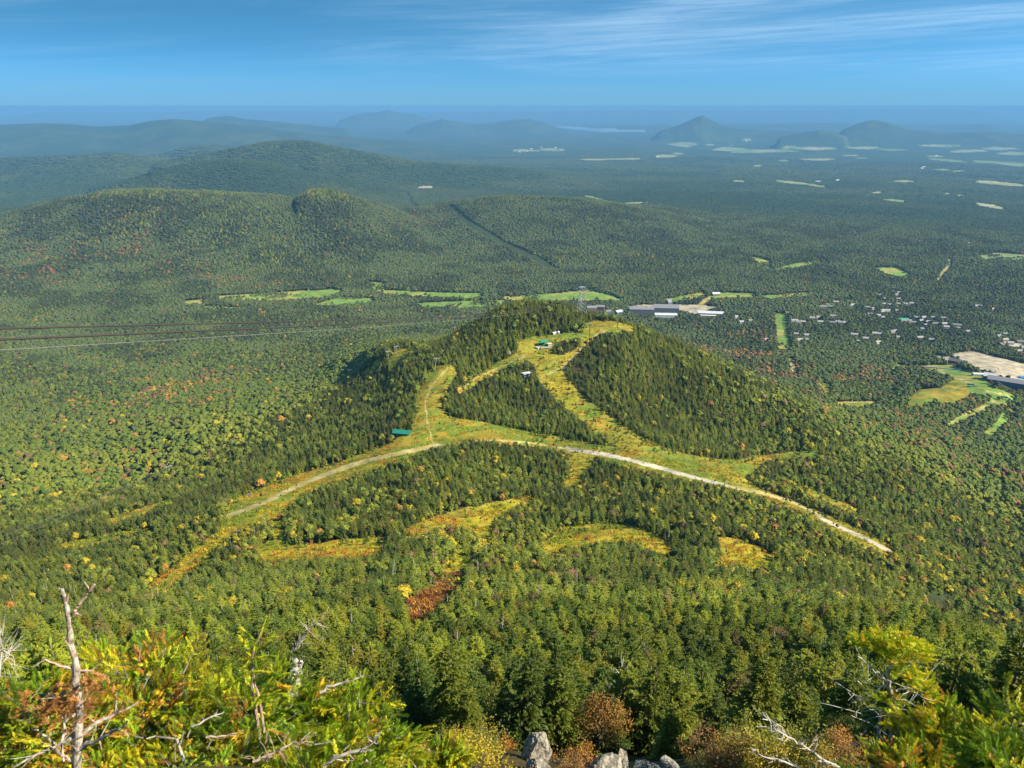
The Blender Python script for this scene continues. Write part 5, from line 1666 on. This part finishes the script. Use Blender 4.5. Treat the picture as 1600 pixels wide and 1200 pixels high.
def fir_mesh(name, org, ax, up, ln, col, seed):
    """all sprigs of one crown as one mesh"""
    g = np.random.default_rng(seed)
    V = []; F_ = []; K = []; off = 0
    which = g.integers(0, 4, len(org))
    for w in range(4):
        m = which == w
        if not m.any(): continue
        sv_, sf = SPR[w]
        a = unit(ax[m]); u = up[m] - (up[m] * a).sum(1, keepdims=True) * a; u = unit(u); b = np.cross(u, a)
        L_ = ln[m][:, None, None]
        v = org[m][:, None, :] + L_ * (sv_[None, :, 0:1] * a[:, None] + sv_[None, :, 1:2] * b[:, None] + sv_[None, :, 2:3] * u[:, None])
        k = m.sum()
        V.append(v.reshape(-1, 3)); F_.append((sf[None] + (np.arange(k) * len(sv_))[:, None, None]).reshape(-1, 3) + off)
        nee = g.uniform(.8, 1.2, (k, len(sv_) // 4, 1))
        c = np.repeat(col[m][:, None, :] * nee, 4, axis=1)
        K.append(c.reshape(-1, 3)); off += k * len(sv_)
    me = new_mesh(name, np.concatenate(V), np.concatenate(F_), 3, np.clip(np.concatenate(K), 0, 1))
    me.materials.append(M_FIR)
    return me


def fir_bush(base, cen, rx, ry, rz, ntw, seed, label, cols=(.42, .25, .16, .06, .05, .06), sl=.085, limbs=5, group=None, clump=.5, lo=-.15):
    """spreading krummholz fir: limbs from the base to twigs over a mound"""
    g = np.random.default_rng(seed)
    base = np.asarray(base, float); cen = np.asarray(cen, float)
    o = empty("balsam_fir", base, label, "fir bush", group)
    # twig places cluster on a few dozen boughs
    nb = max(18, ntw // 4)
    d = unit(g.normal(size=(nb, 3)) * np.array([1, 1, .8])); d[:, 2] = np.where(d[:, 2] < lo, -d[:, 2], d[:, 2])
    bough = cen + d * np.array([rx, ry, rz]) * g.uniform(.45, 1.12, (nb, 1))
    bo = unit(d * np.array([1, 1, .35]) + np.array([0, 0, .18]) + g.normal(size=(nb, 3)) * .25)
    org = []; ax = []; up = []; ln = []; col = []
    tw = TB()
    pc = np.array(cols) / sum(cols)
    for k in range(nb):
        blen = g.uniform(.7, 1.25) * sl * 4.2
        side_ = unit(np.cross(bo[k], np.array([0, 0, 1.]) + g.normal(size=3) * .15)); u = np.cross(side_, bo[k])
        st = bough[k] - bo[k] * blen * .75
        tube(tw, [st, bough[k] - bo[k] * blen * .3 + u * .01, bough[k] + bo[k] * blen * .25 + u * .02], [.006, .004, .002], 5)
        bc = g.choice(6, p=pc)
        for j in range(11):
            s = j / 10; sg = 1 if j % 2 else -1
            p0 = st + bo[k] * blen * (.25 + .75 * s) + u * .02 * s
            dr = unit(bo[k] * (.6 + .5 * s) + side_ * sg * (.95 - .45 * s) + g.normal(size=3) * .34 + np.array([0, 0, .28]))
            q = sl * g.uniform(.8, 1.35) * (1.25 - .3 * s)
            org.append(p0); ax.append(dr); up.append(u + g.normal(size=3) * .2); ln.append(q)
            cc_ = FIRCOL[bc] if g.random() < .7 else FIRCOL[g.choice(6, p=pc)]
            col.append(cc_ * g.uniform(.75, 1.2))
            # second order shoots
            if j < 9:
                p1 = p0 + dr * q * .9; dr1 = unit(dr * .8 + bo[k] * .45 + g.normal(size=3) * .25)
                org.append(p1); ax.append(dr1); up.append(u + g.normal(size=3) * .2); ln.append(q * g.uniform(.75, 1.1)); col.append(cc_ * g.uniform(.9, 1.35))
    me = fir_mesh("foliage", np.array(org) - base, np.array(ax), np.array(up), np.array(ln), np.array(col), seed)
    link("foliage", me, None, o)
    li = TB()
    for k in g.choice(nb, min(limbs, nb), replace=False):
        e = bough[k] - bo[k] * sl * 3; m = base * .5 + e * .5 + np.array([0, 0, .12]) + g.normal(size=3) * .05
        tube(li, [base - (0, 0, .1), base * .75 + e * .25 + g.normal(size=3) * .03, m, e * .8 + m * .2 + g.normal(size=3) * .02, e], [.018, .014, .010, .007, .004], 7)
    for tb_, nm in ((tw, "twigs"), (li, "limbs")):
        tb_.v = [q - base for q in tb_.v]
        part(nm, tb_, M_BARK if nm == "twigs" else M_TWIG, o)
    return o


def gz(x, y):
    return float(zat(np.array([float(x)]), np.array([float(y)]))[0])


def bush_at(pxc, pyt, Y, wpx, hpx, ntw, seed, label, deep=.8, **kw):
    """a mound whose top and width are met at these places of the photograph, Y metres ahead"""
    top = P(pxc, pyt + 22, Y)
    sc_ = Y / FPX * 1.12
    rx = wpx * sc_ * .5; rz = hpx * sc_ * .8
    cen = top - np.array([0, 0, rz])
    b = np.array([top[0], Y + .1, gz(top[0], Y + .1)])
    return fir_bush(b, cen, rx, rx * deep, rz, ntw, seed, label, **kw)


# firs at the left, nearest first
bush_at(300, 1150, 4.3, 420, 130, 260, 901, "yellow green krummholz fir at the bottom left, right of the dead topped trunk", sl=.060)
bush_at(40, 1035, 4.7, 260, 210, 300, 902, "orange tinged krummholz fir at the left edge beside the dead topped trunk", cols=(.22, .20, .18, .18, .18, .04), sl=.065)
bush_at(210, 1010, 5.3, 330, 190, 420, 903, "yellow and orange krummholz fir right behind the dead topped trunk", cols=(.22, .22, .24, .16, .12, .04), sl=.07)
bush_at(410, 1045, 5.2, 260, 190, 380, 904, "green krummholz fir with two upright leading shoots, left of centre", cols=(.42, .28, .14, .04, .04, .08), sl=.07)
bush_at(545, 1070, 5.3, 250, 190, 420, 905, "bright green krummholz fir mound right of the upright shoots", cols=(.45, .34, .14, .02, .03, .02), sl=.075)
bush_at(500, 1150, 4.1, 300, 120, 240, 906, "low bright green fir mat at the bottom behind the bare fallen branch", cols=(.40, .34, .16, .04, .04, .02), sl=.065)
bush_at(688, 1150, 7.0, 100, 80, 130, 907, "small separate bright green fir left of the pointed rock", cols=(.40, .34, .18, .03, .03, .02), sl=.10)
bush_at(120, 1168, 4.4, 300, 110, 190, 915, "low fir mat around the foot of the dead topped trunk", cols=(.34, .26, .18, .10, .08, .04), sl=.058)
# right side
bush_at(1500, 1105, 6.3, 220, 130, 330, 908, "yellow green fir bush between the flat topped fir and the right edge", cols=(.24, .34, .26, .09, .05, .02), sl=.085)
bush_at(1600, 1072, 5.6, 170, 230, 330, 909, "dense green fir bush at the right frame edge", cols=(.46, .30, .10, .02, .02, .10), sl=.08)
bush_at(1440, 1165, 5.2, 220, 90, 160, 910, "low orange tinged fir twigs at the foot of the flat topped fir", cols=(.26, .26, .20, .16, .08, .04), sl=.07)
bush_at(1585, 1150, 4.3, 160, 110, 200, 916, "dark green fir mat in the bottom right corner", cols=(.5, .2, .05, .02, .01, .22), sl=.065)
bush_at(1395, 1135, 6.6, 60, 70, 70, 918, "small green fir sprout beside the trunks of the flat topped fir", cols=(.4, .3, .2, .06, .03, .02), sl=.08)


def pxline(pts, Y0, dY=0.0):
    return [P(a, b, Y0 + dY * i) for i, (a, b) in enumerate(pts)]


def limb(tb, pts, r0, r1, n=8, jit=.0, seed=0):
    g = np.random.default_rng(seed)
    pts = [np.asarray(p) for p in pts]
    q = []
    for a, b in zip(pts[:-1], pts[1:]):
        for s in (0, .34, .67): q.append(a * (1 - s) + b * s + (g.normal(size=3) * jit if s else 0))
    q.append(pts[-1])
    tube(tb, q, np.linspace(r0, r1, len(q)) * (1 + .12 * g.normal(size=len(q))), n)


def rebase(tb, b):
    tb.v = [q - np.asarray(b) for q in tb.v]
    return tb


# the dead topped fir at the left
Yt = 3.9
foot = P(118, 1275, Yt); b = np.array([foot[0], Yt, gz(foot[0], Yt)])
o = empty("dead_topped_fir", b, "fir with bare broken reddish top and pale blotched trunk at the bottom left", "dead topped tree")
t = TB(); limb(t, [b] + pxline([(119, 1205), (122, 1150), (124, 1110), (121, 1075), (119, 1045), (114, 1020), (109, 985), (106, 960), (101, 935), (97, 920)], Yt), .033, .009, 12, .003, 1)
part("trunk", rebase(t, b), M_FIRBARK, o)
t = TB()
limb(t, pxline([(108, 961), (117, 958), (127, 962)], Yt, .01), .011, .005, 7, .002, 2)
limb(t, pxline([(114, 958), (124, 944), (136, 928), (148, 913)], Yt, .01), .010, .006, 7, .002, 3)
limb(t, pxline([(139, 920), (134, 912), (131, 908)], Yt + .03), .005, .002, 5)
limb(t, pxline([(101, 935), (96, 926), (92, 918)], Yt), .008, .003, 6)
limb(t, pxline([(104, 938), (107, 930)], Yt), .008, .004, 6)
limb(t, pxline([(120, 1042), (110, 1015), (99, 995)], Yt, -.02), .008, .004, 6, .002)
limb(t, pxline([(118, 1046), (92, 1040), (70, 1030), (52, 1043)], Yt, -.03), .010, .003, 6, .003)
limb(t, pxline([(122, 1048), (142, 1048), (160, 1035)], Yt, .03), .009, .003, 6, .003)
part("broken_top", rebase(t, b), M_REDBARK, o)
for k, (pts, r0, dy) in enumerate((([(122, 1150), (150, 1130), (180, 1115), (215, 1098)], .019, .05), ([(124, 1170), (155, 1155), (190, 1138), (200, 1125)], .018, -.04), ([(120, 1150), (90, 1165), (55, 1180), (20, 1200)], .014, -.05),
                                  ([(121, 1110), (100, 1130), (96, 1160), (100, 1190)], .010, -.05), ([(121, 1075), (90, 1090), (60, 1085)], .009, .04), ([(121, 1190), (95, 1180), (70, 1150), (50, 1140)], .012, -.03))):
    t = TB(); limb(t, pxline(pts, Yt, dy), r0, .005, 7, .006, 10 + k)
    gg = np.random.default_rng(60 + k)
    for q in range(5):
        s = gg.uniform(.3, 1); i = min(len(pts) - 2, int(s * (len(pts) - 1))); p0 = P(*pts[i], Yt + dy * i)
        e = p0 + gg.normal(size=3) * .09 + np.array([0, 0, .05]); tube(t, [p0, (p0 + e) / 2 + gg.normal(size=3) * .01, e], [.004, .003, .001], 4)
    part("bare_branch", rebase(t, b), M_FIRBARK, o)
g = np.random.default_rng(77)
org = []; ax = []; cl = []
for k in range(150):
    q = P(g.normal(95, 26), g.normal(1105, 14), Yt + g.uniform(-.15, .15)) if k < 110 else P(g.normal(150, 22), g.normal(1075, 14), Yt + g.uniform(-.1, .2))
    org.append(q - b); ax.append(g.normal(size=3) * np.array([1, 1, .4])); cl.append(C(.46, .22, .07) * g.uniform(.6, 1.3))
link("dead_needles", fir_mesh("dead_needles", np.array(org), np.array(ax), np.tile([0, 0, 1.], (len(org), 1)) + g.normal(size=(len(org), 3)) * .3, g.uniform(.05, .09, len(org)), np.array(cl), 5), None, o)

# two upright shoots of the fir left of centre
for k, (pts, Y) in enumerate((([(395, 1080), (394, 1050), (393, 1030), (400, 1005), (408, 985), (413, 972)], 4.8), ([(405, 1090), (398, 1070), (396, 1052)], 4.75))):
    bb = np.array([P(*pts[0], Y)[0], Y, gz(P(*pts[0], Y)[0], Y)])
    o = empty("fir_leader", bb, ("tall upright fir shoot rising above the left firs" if k == 0 else "short upright fir shoot below the tall one"), "fir shoot")
    t = TB(); limb(t, [bb] + pxline(pts, Y), .016, .003, 7, .002, 5 + k); part("stem", rebase(t, bb), M_REDBARK, o)
    org = []; ax = []; cl = []; ln = []
    P_ = pxline(pts, Y); d0 = unit(P_[-1] - P_[-2])
    for a in range(5 if k == 0 else 2):
        org.append(P_[-2] + (P_[-1] - P_[-2]) * a * .22); ax.append(d0 + g.normal(size=3) * .05); cl.append(FIRCOL[1]); ln.append(.06)
    for lvl in range(3 if k == 0 else 2):
        c0 = P_[max(0, len(P_) - 3 - lvl)]
        for a in range(5):
            an = a * 1.26 + lvl; dr = np.array([math.cos(an), math.sin(an), .35])
            for s in range(3 + lvl):
                org.append(c0 + unit(dr) * s * .055); ax.append(dr + g.normal(size=3) * .1); cl.append(FIRCOL[g.integers(0, 3)]); ln.append(.07)
    link("needles", fir_mesh("needles", np.array(org) - bb, np.array(ax), np.tile([0, 0, 1.], (len(org), 1)), np.array(ln), np.array(cl), 6), None, o)

# the flat topped fir at the right
Yr = 6.8
foot = P(1385, 1260, Yr); b = np.array([foot[0], Yr, gz(foot[0], Yr)])
o = empty("flat_topped_fir", b, "wind shaped fir with flat yellow green top and bare grey trunks at the lower right", "fir tree")
t = TB()
limb(t, [b] + pxline([(1388, 1200), (1396, 1150), (1400, 1110), (1388, 1070), (1390, 1045), (1400, 1015)], Yr), .05, .012, 9, .006, 31)
part("trunk", rebase(t, b), M_TWIG, o)
t = TB()
limb(t, [b + np.array([-.05, 0, 0])] + pxline([(1372, 1190), (1372, 1150), (1376, 1110)], Yr - .1), .034, .012, 8, .006, 32)
limb(t, pxline([(1396, 1160), (1408, 1120), (1412, 1095), (1420, 1070)], Yr, .05), .020, .006, 7, .006, 33)
part("side_trunk", rebase(t, b), M_TWIG, o)
t = TB(); gg = np.random.default_rng(44)
for pts, r0 in (([(1388, 1065), (1372, 1050), (1355, 1040), (1340, 1025), (1336, 1008)], .014), ([(1392, 1050), (1402, 1030), (1412, 1010)], .010), ([(1400, 1080), (1420, 1075), (1436, 1085), (1460, 1095)], .012), ([(1400, 1110), (1378, 1108), (1345, 1112)], .008),
                ([(1404, 1120), (1425, 1122), (1438, 1118)], .008), ([(1412, 1100), (1426, 1130), (1420, 1140)], .006), ([(1388, 1150), (1360, 1130), (1330, 1118)], .007), ([(1376, 1120), (1350, 1100), (1320, 1075), (1300, 1062)], .006),
                ([(1398, 1060), (1420, 1040), (1440, 1030)], .009), ([(1390, 1075), (1365, 1072), (1348, 1060)], .007)):
    limb(t, pxline(pts, Yr, gg.uniform(-.12, .12)), r0, .003, 6, .012, int(r0 * 9999))
for k in range(60):
    a = P(gg.uniform(1330, 1450), gg.uniform(1050, 1190), Yr + gg.uniform(-.3, .3)); e = a + gg.normal(size=3) * np.array([.20, .15, .16]); tube(t, [a, (a + e) / 2 + gg.normal(size=3) * .02, e], [.005, .004, .001], 4)
part("bare_branches", rebase(t, b), M_DEADWOOD, o)
org = []; ax = []; cl = []; ln = []
for cx, cyy, wx, wy, n in ((1345, 1002, 16, 8, 40), (1358, 1010, 12, 8, 26), (1378, 998, 12, 6, 30), (1400, 995, 12, 6, 42), (1382, 1020, 18, 6, 40), (1405, 1012, 20, 8, 70), (1425, 1012, 16, 8, 60), (1440, 1025, 14, 8, 46), (1405, 1050, 14, 8, 44), (1400, 1030, 14, 5, 26),
                           (1430, 1068, 14, 8, 46), (1446, 1080, 12, 8, 40), (1380, 1092, 10, 10, 24), (1400, 1098, 9, 8, 26), (1392, 1120, 9, 12, 26), (1392, 1138, 10, 8, 18), (1455, 1095, 12, 4, 14)):
    for _ in range(n):
        q = P(gg.normal(cx, wx * .6), gg.normal(cyy, wy * .6), Yr + gg.normal() * .14)
        org.append(q - b); ax.append(np.array([gg.normal() * .7 + (cx - 1395) * .01, gg.normal() * .7, .35])); ln.append(gg.uniform(.08, .125))
        cl.append(FIRCOL[gg.choice(4, p=(.12, .42, .40, .06))] * gg.uniform(.95, 1.3))
link("crown", fir_mesh("crown", np.array(org), np.array(ax), np.tile([0, 0, 1.], (len(org), 1)) + gg.normal(size=(len(org), 3)) * .25, np.array(ln), np.array(cl), 9), None, o)


def dead_branch(pts, Y, dY, r0, label, seed, mat=None, tw=14, spread=.10):
    g = np.random.default_rng(seed)
    L_ = pxline(pts, Y, dY); b = L_[0]
    t = TB(); limb(t, L_, r0, .003, 7, r0 * .5, seed)
    for k in range(tw):
        i = int(g.integers(0, len(L_) - 1)); s = g.random(); p0 = L_[i] * (1 - s) + L_[i + 1] * s
        d = unit(L_[i + 1] - L_[i]) * .7 + g.normal(size=3) * .6; e = p0 + unit(d) * g.uniform(.4, 1) * spread
        tube(t, [p0, (p0 + e) / 2 + g.normal(size=3) * spread * .1, e], [r0 * .32, r0 * .22, .0012], 4)
        if g.random() < .6:
            e2 = e + unit(d + g.normal(size=3) * .8) * spread * .4; m_ = (p0 + e) / 2; tube(t, [m_, e2], [r0 * .2, .001], 4)
    o = link("dead_branch", rebase(t, b).mesh("dead_branch", [mat or M_DEADWOOD]), loc=b)
    return tag(o, label, "branch")


dead_branch([(505, 1198), (535, 1180), (565, 1172), (585, 1158), (596, 1142)], 3.9, .02, .014, "pale bare branch lying across the green firs at the bottom", 1, M_TWIG)
dead_branch([(500, 1082), (520, 1072), (545, 1065), (570, 1055)], 4.7, .03, .013, "thick grey broken branch sticking out of the green fir mound", 2, M_TWIG, 5, .05)
dead_branch([(300, 1135), (330, 1120), (350, 1112)], 4.2, .03, .009, "short pale bare stick among the yellow firs", 3, M_DEADWOOD, 4, .05)
dead_branch([(322, 1152), (345, 1150), (372, 1146)], 4.1, .02, .008, "short curved stick just below the pale bare stick", 4, M_REDBARK, 4, .05)
dead_branch([(1340, 1215), (1290, 1190), (1262, 1170), (1240, 1155), (1212, 1140), (1198, 1118)], 6.4, -.05, .020, "long bleached bare branch reaching left at the bottom right", 5, M_DEADWOOD, 30, .22)
dead_branch([(1260, 1210), (1225, 1190), (1192, 1182), (1176, 1170)], 6.0, -.04, .012, "smaller bleached branch below the long bare branch", 6, M_DEADWOOD, 18, .16)
dead_branch([(628, 1200), (630, 1170), (622, 1150), (605, 1135)], 6.8, .03, .012, "bare grey twiggy branch left of the small separate fir", 7, M_DEADWOOD, 22, .22)
dead_branch([(655, 1205), (640, 1180), (650, 1160)], 6.9, .03, .010, "tangle of thin bare twigs at the foot of the small separate fir", 8, M_DEADWOOD, 20, .22)
dead_branch([(395, 1190), (420, 1180), (450, 1165), (470, 1160)], 3.9, .02, .010, "dark tangled dead twigs under the green fir, left of centre", 9, M_REDBARK, 26, .12)
dead_branch([(0, 1045), (3, 1020), (2, 1000)], 9.0, 0, .02, "grey bare twigs at the left frame edge above the firs", 10, M_DEADWOOD, 40, .45)
dead_branch([(455, 1040), (462, 1010), (480, 985), (500, 970)], 30, 0, .07, "bleached fallen snag with many twigs above the rock slab", 11, M_TWIG, 34, .9)
dead_branch([(940, 1120), (952, 1090), (962, 1066), (970, 1050)], 36, 0, .10, "leaning bare pale trunk above the brown shrubs", 12, M_DEADWOOD, 30, 1.1)

# stump
t = TB(); limb(t, pxline([(455, 1080), (460, 1062), (462, 1045), (460, 1030)], 9.0), .13, .03, 10, .02, 8); limb(t, pxline([(462, 1050), (470, 1038), (474, 1030)], 9.0), .04, .015, 7, .01, 9)
b = P(455, 1080, 9.0)
tag(link("tree_stump", rebase(t, b).mesh("tree_stump", [M_DEADWOOD]), loc=b), "bleached jagged stump showing above the green firs", "stump")

# shrubs between the rocks and the first spruces, turning brown and yellow
ps = []
for k in range(5):
    g = np.random.default_rng(3000 + k); tb_ = TB(); tr_ = TB()
    for j in range(15):
        a = g.uniform(0, 6.28); q = g.uniform(.1, .55); hh = g.uniform(.45, 1.05) * (1.1 - q * .6)
        e = np.array([math.cos(a) * q, math.sin(a) * q, hh]); m_ = e * .5 + np.array([0, 0, .08])
        tube(tr_, [(0, 0, -.15), m_, e], [.012, .008, .002], 4)
        n_ = 120; s_ = g.uniform(.35, 1.05, n_)[:, None]
        pp = m_ * (1 - s_) + e * s_ + g.normal(size=(n_, 3)) * (.055 + .05 * g.random())
        ax_ = unit(g.normal(size=(n_, 3)) + np.array([0, 0, .2])); ln_ = g.uniform(.025, .055, n_)
        kites(tb_, pp, ax_, unit(np.cross(ax_, g.normal(size=(n_, 3)))), ln_, ln_ * .3)
    ps.append((tb_.mesh("foliage", [M_LEAF]), tr_.mesh("stems", [M_BARK])))
g = np.random.default_rng(909)
cols_ = [("russet brown", C(.30, .17, .05)), ("golden yellow", C(.42, .32, .03)), ("olive green", C(.18, .20, .025)), ("rusty orange", C(.40, .19, .035)), ("reddish", C(.22, .07, .03))]
k = 0
spots = []
for _ in range(290):
    r_ = g.choice(4, p=(.45, .2, .25, .1))
    if r_ == 0: px = g.uniform(830, 1180); py = g.uniform(1120, 1215)
    elif r_ == 1: px = g.uniform(560, 860); py = g.uniform(1130, 1215)
    elif r_ == 2: px = g.uniform(250, 700); py = g.uniform(985, 1060)
    else: px = g.uniform(1150, 1330); py = g.uniform(1140, 1215)
    spots.append((px, py, r_))
for px, py, r_ in spots:
    q = hit(px, py)
    if q.y < 14: continue
    low_ = (790 < px < 890) or (895 < px < 1085)
    if low_ and py > 1165: continue
    ci = int(g.choice(5, p=(.40, .22, .26, .10, .02) if r_ == 0 else (.10, .30, .46, .10, .04)))
    nm, cc_ = cols_[ci]
    o = bpy.data.objects.new("shrub", None); COL.objects.link(o); o.location = (q.x, q.y, q.z - .25)
    fm, sm_ = ps[k % 5]; k += 1
    for me_, n_ in ((fm, "foliage"), (sm_, "stems")):
        c_ = bpy.data.objects.new(n_, me_); COL.objects.link(c_); c_.parent = o
        if n_ == "foliage": c_["tint"] = [float(v) for v in cc_ * g.uniform(.8, 1.2)]
    s = g.uniform(.7, 1.5) * (1 if q.y < 40 else 1.5) * (.5 if low_ else 1); o.scale = (s * 1.1, s * 1.1, s); o.rotation_euler = (0, 0, g.uniform(0, 6.3))
    where = ("above the bottom rocks", "left of the pointed rock", "above the left firs", "left of the flat topped fir")[r_]
    tag(o, "%s low shrub %s" % (nm, where), "shrub", "%s shrubs %s" % (nm, where))

# rough grass, goldenrod and seedlings on the open ground of the trails
tuft = []
for s_ in range(4):
    g2 = np.random.default_rng(s_ + 50); t = TB(); n = 46
    p0 = np.stack([g2.normal(0, .32, n), g2.normal(0, .32, n), 0 * np.arange(n)], 1)
    kites(t, p0, unit(g2.normal(size=(n, 3)) * np.array([.5, .5, .2]) + np.array([0, 0, 1])), unit(g2.normal(size=(n, 3)) * np.array([1, 1, .1])), g2.uniform(.25, 1.0, n), g2.uniform(.04, .10, n))
    tuft.append(t.mesh("tuft", [M_LEAF]))
PC_TUFT = proto_collection("tuft_kinds", tuft, "grass_tuft")
gx = []
for r0, r1, sp in ((120, 620, 1.5), (620, 1150, 2.2)):
    x, y, z, r, px, py = place(r0, r1, sp, 2)
    c = classify(x, y, z, True)
    m = ((c == TRAIL) | (c == HEATH)) & (RNG.random(len(x)) < .22 + .6 * sm(fbm(x, y, 12, 3, 131), .45, .65))
    gx.append(np.stack([x, y, z, r, (c == HEATH).astype(float)], 1)[m])
GXT = np.concatenate(gx); n = len(GXT)
u = RNG.random(n)[:, None]; q = fbm(GXT[:, 0], GXT[:, 1], 22, 3, 133)[:, None]
tc_ = np.where(u + (q - .5) * 2 < .45, C(.22, .27, .02), np.where(u + (q - .5) * 2 < .85, C(.50, .40, .02), C(.48, .22, .03)))
tc_ = np.where((GXT[:, 4:5] > .5) & (u < .6), C(.20, .07, .025), tc_) * (.7 + .6 * RNG.random(n))[:, None]
s_ = RNG.uniform(.35, 1.3, n) * np.where(RNG.random(n) < .06, 2.0, 1)
scatter("grass_tufts", GXT[:, :3], np.stack([0 * s_, 0 * s_, RNG.uniform(0, 6.28, n)], 1), np.stack([s_ * 1.3, s_ * 1.3, s_], 1), RNG.integers(0, 4, n), tc_, PC_TUFT)
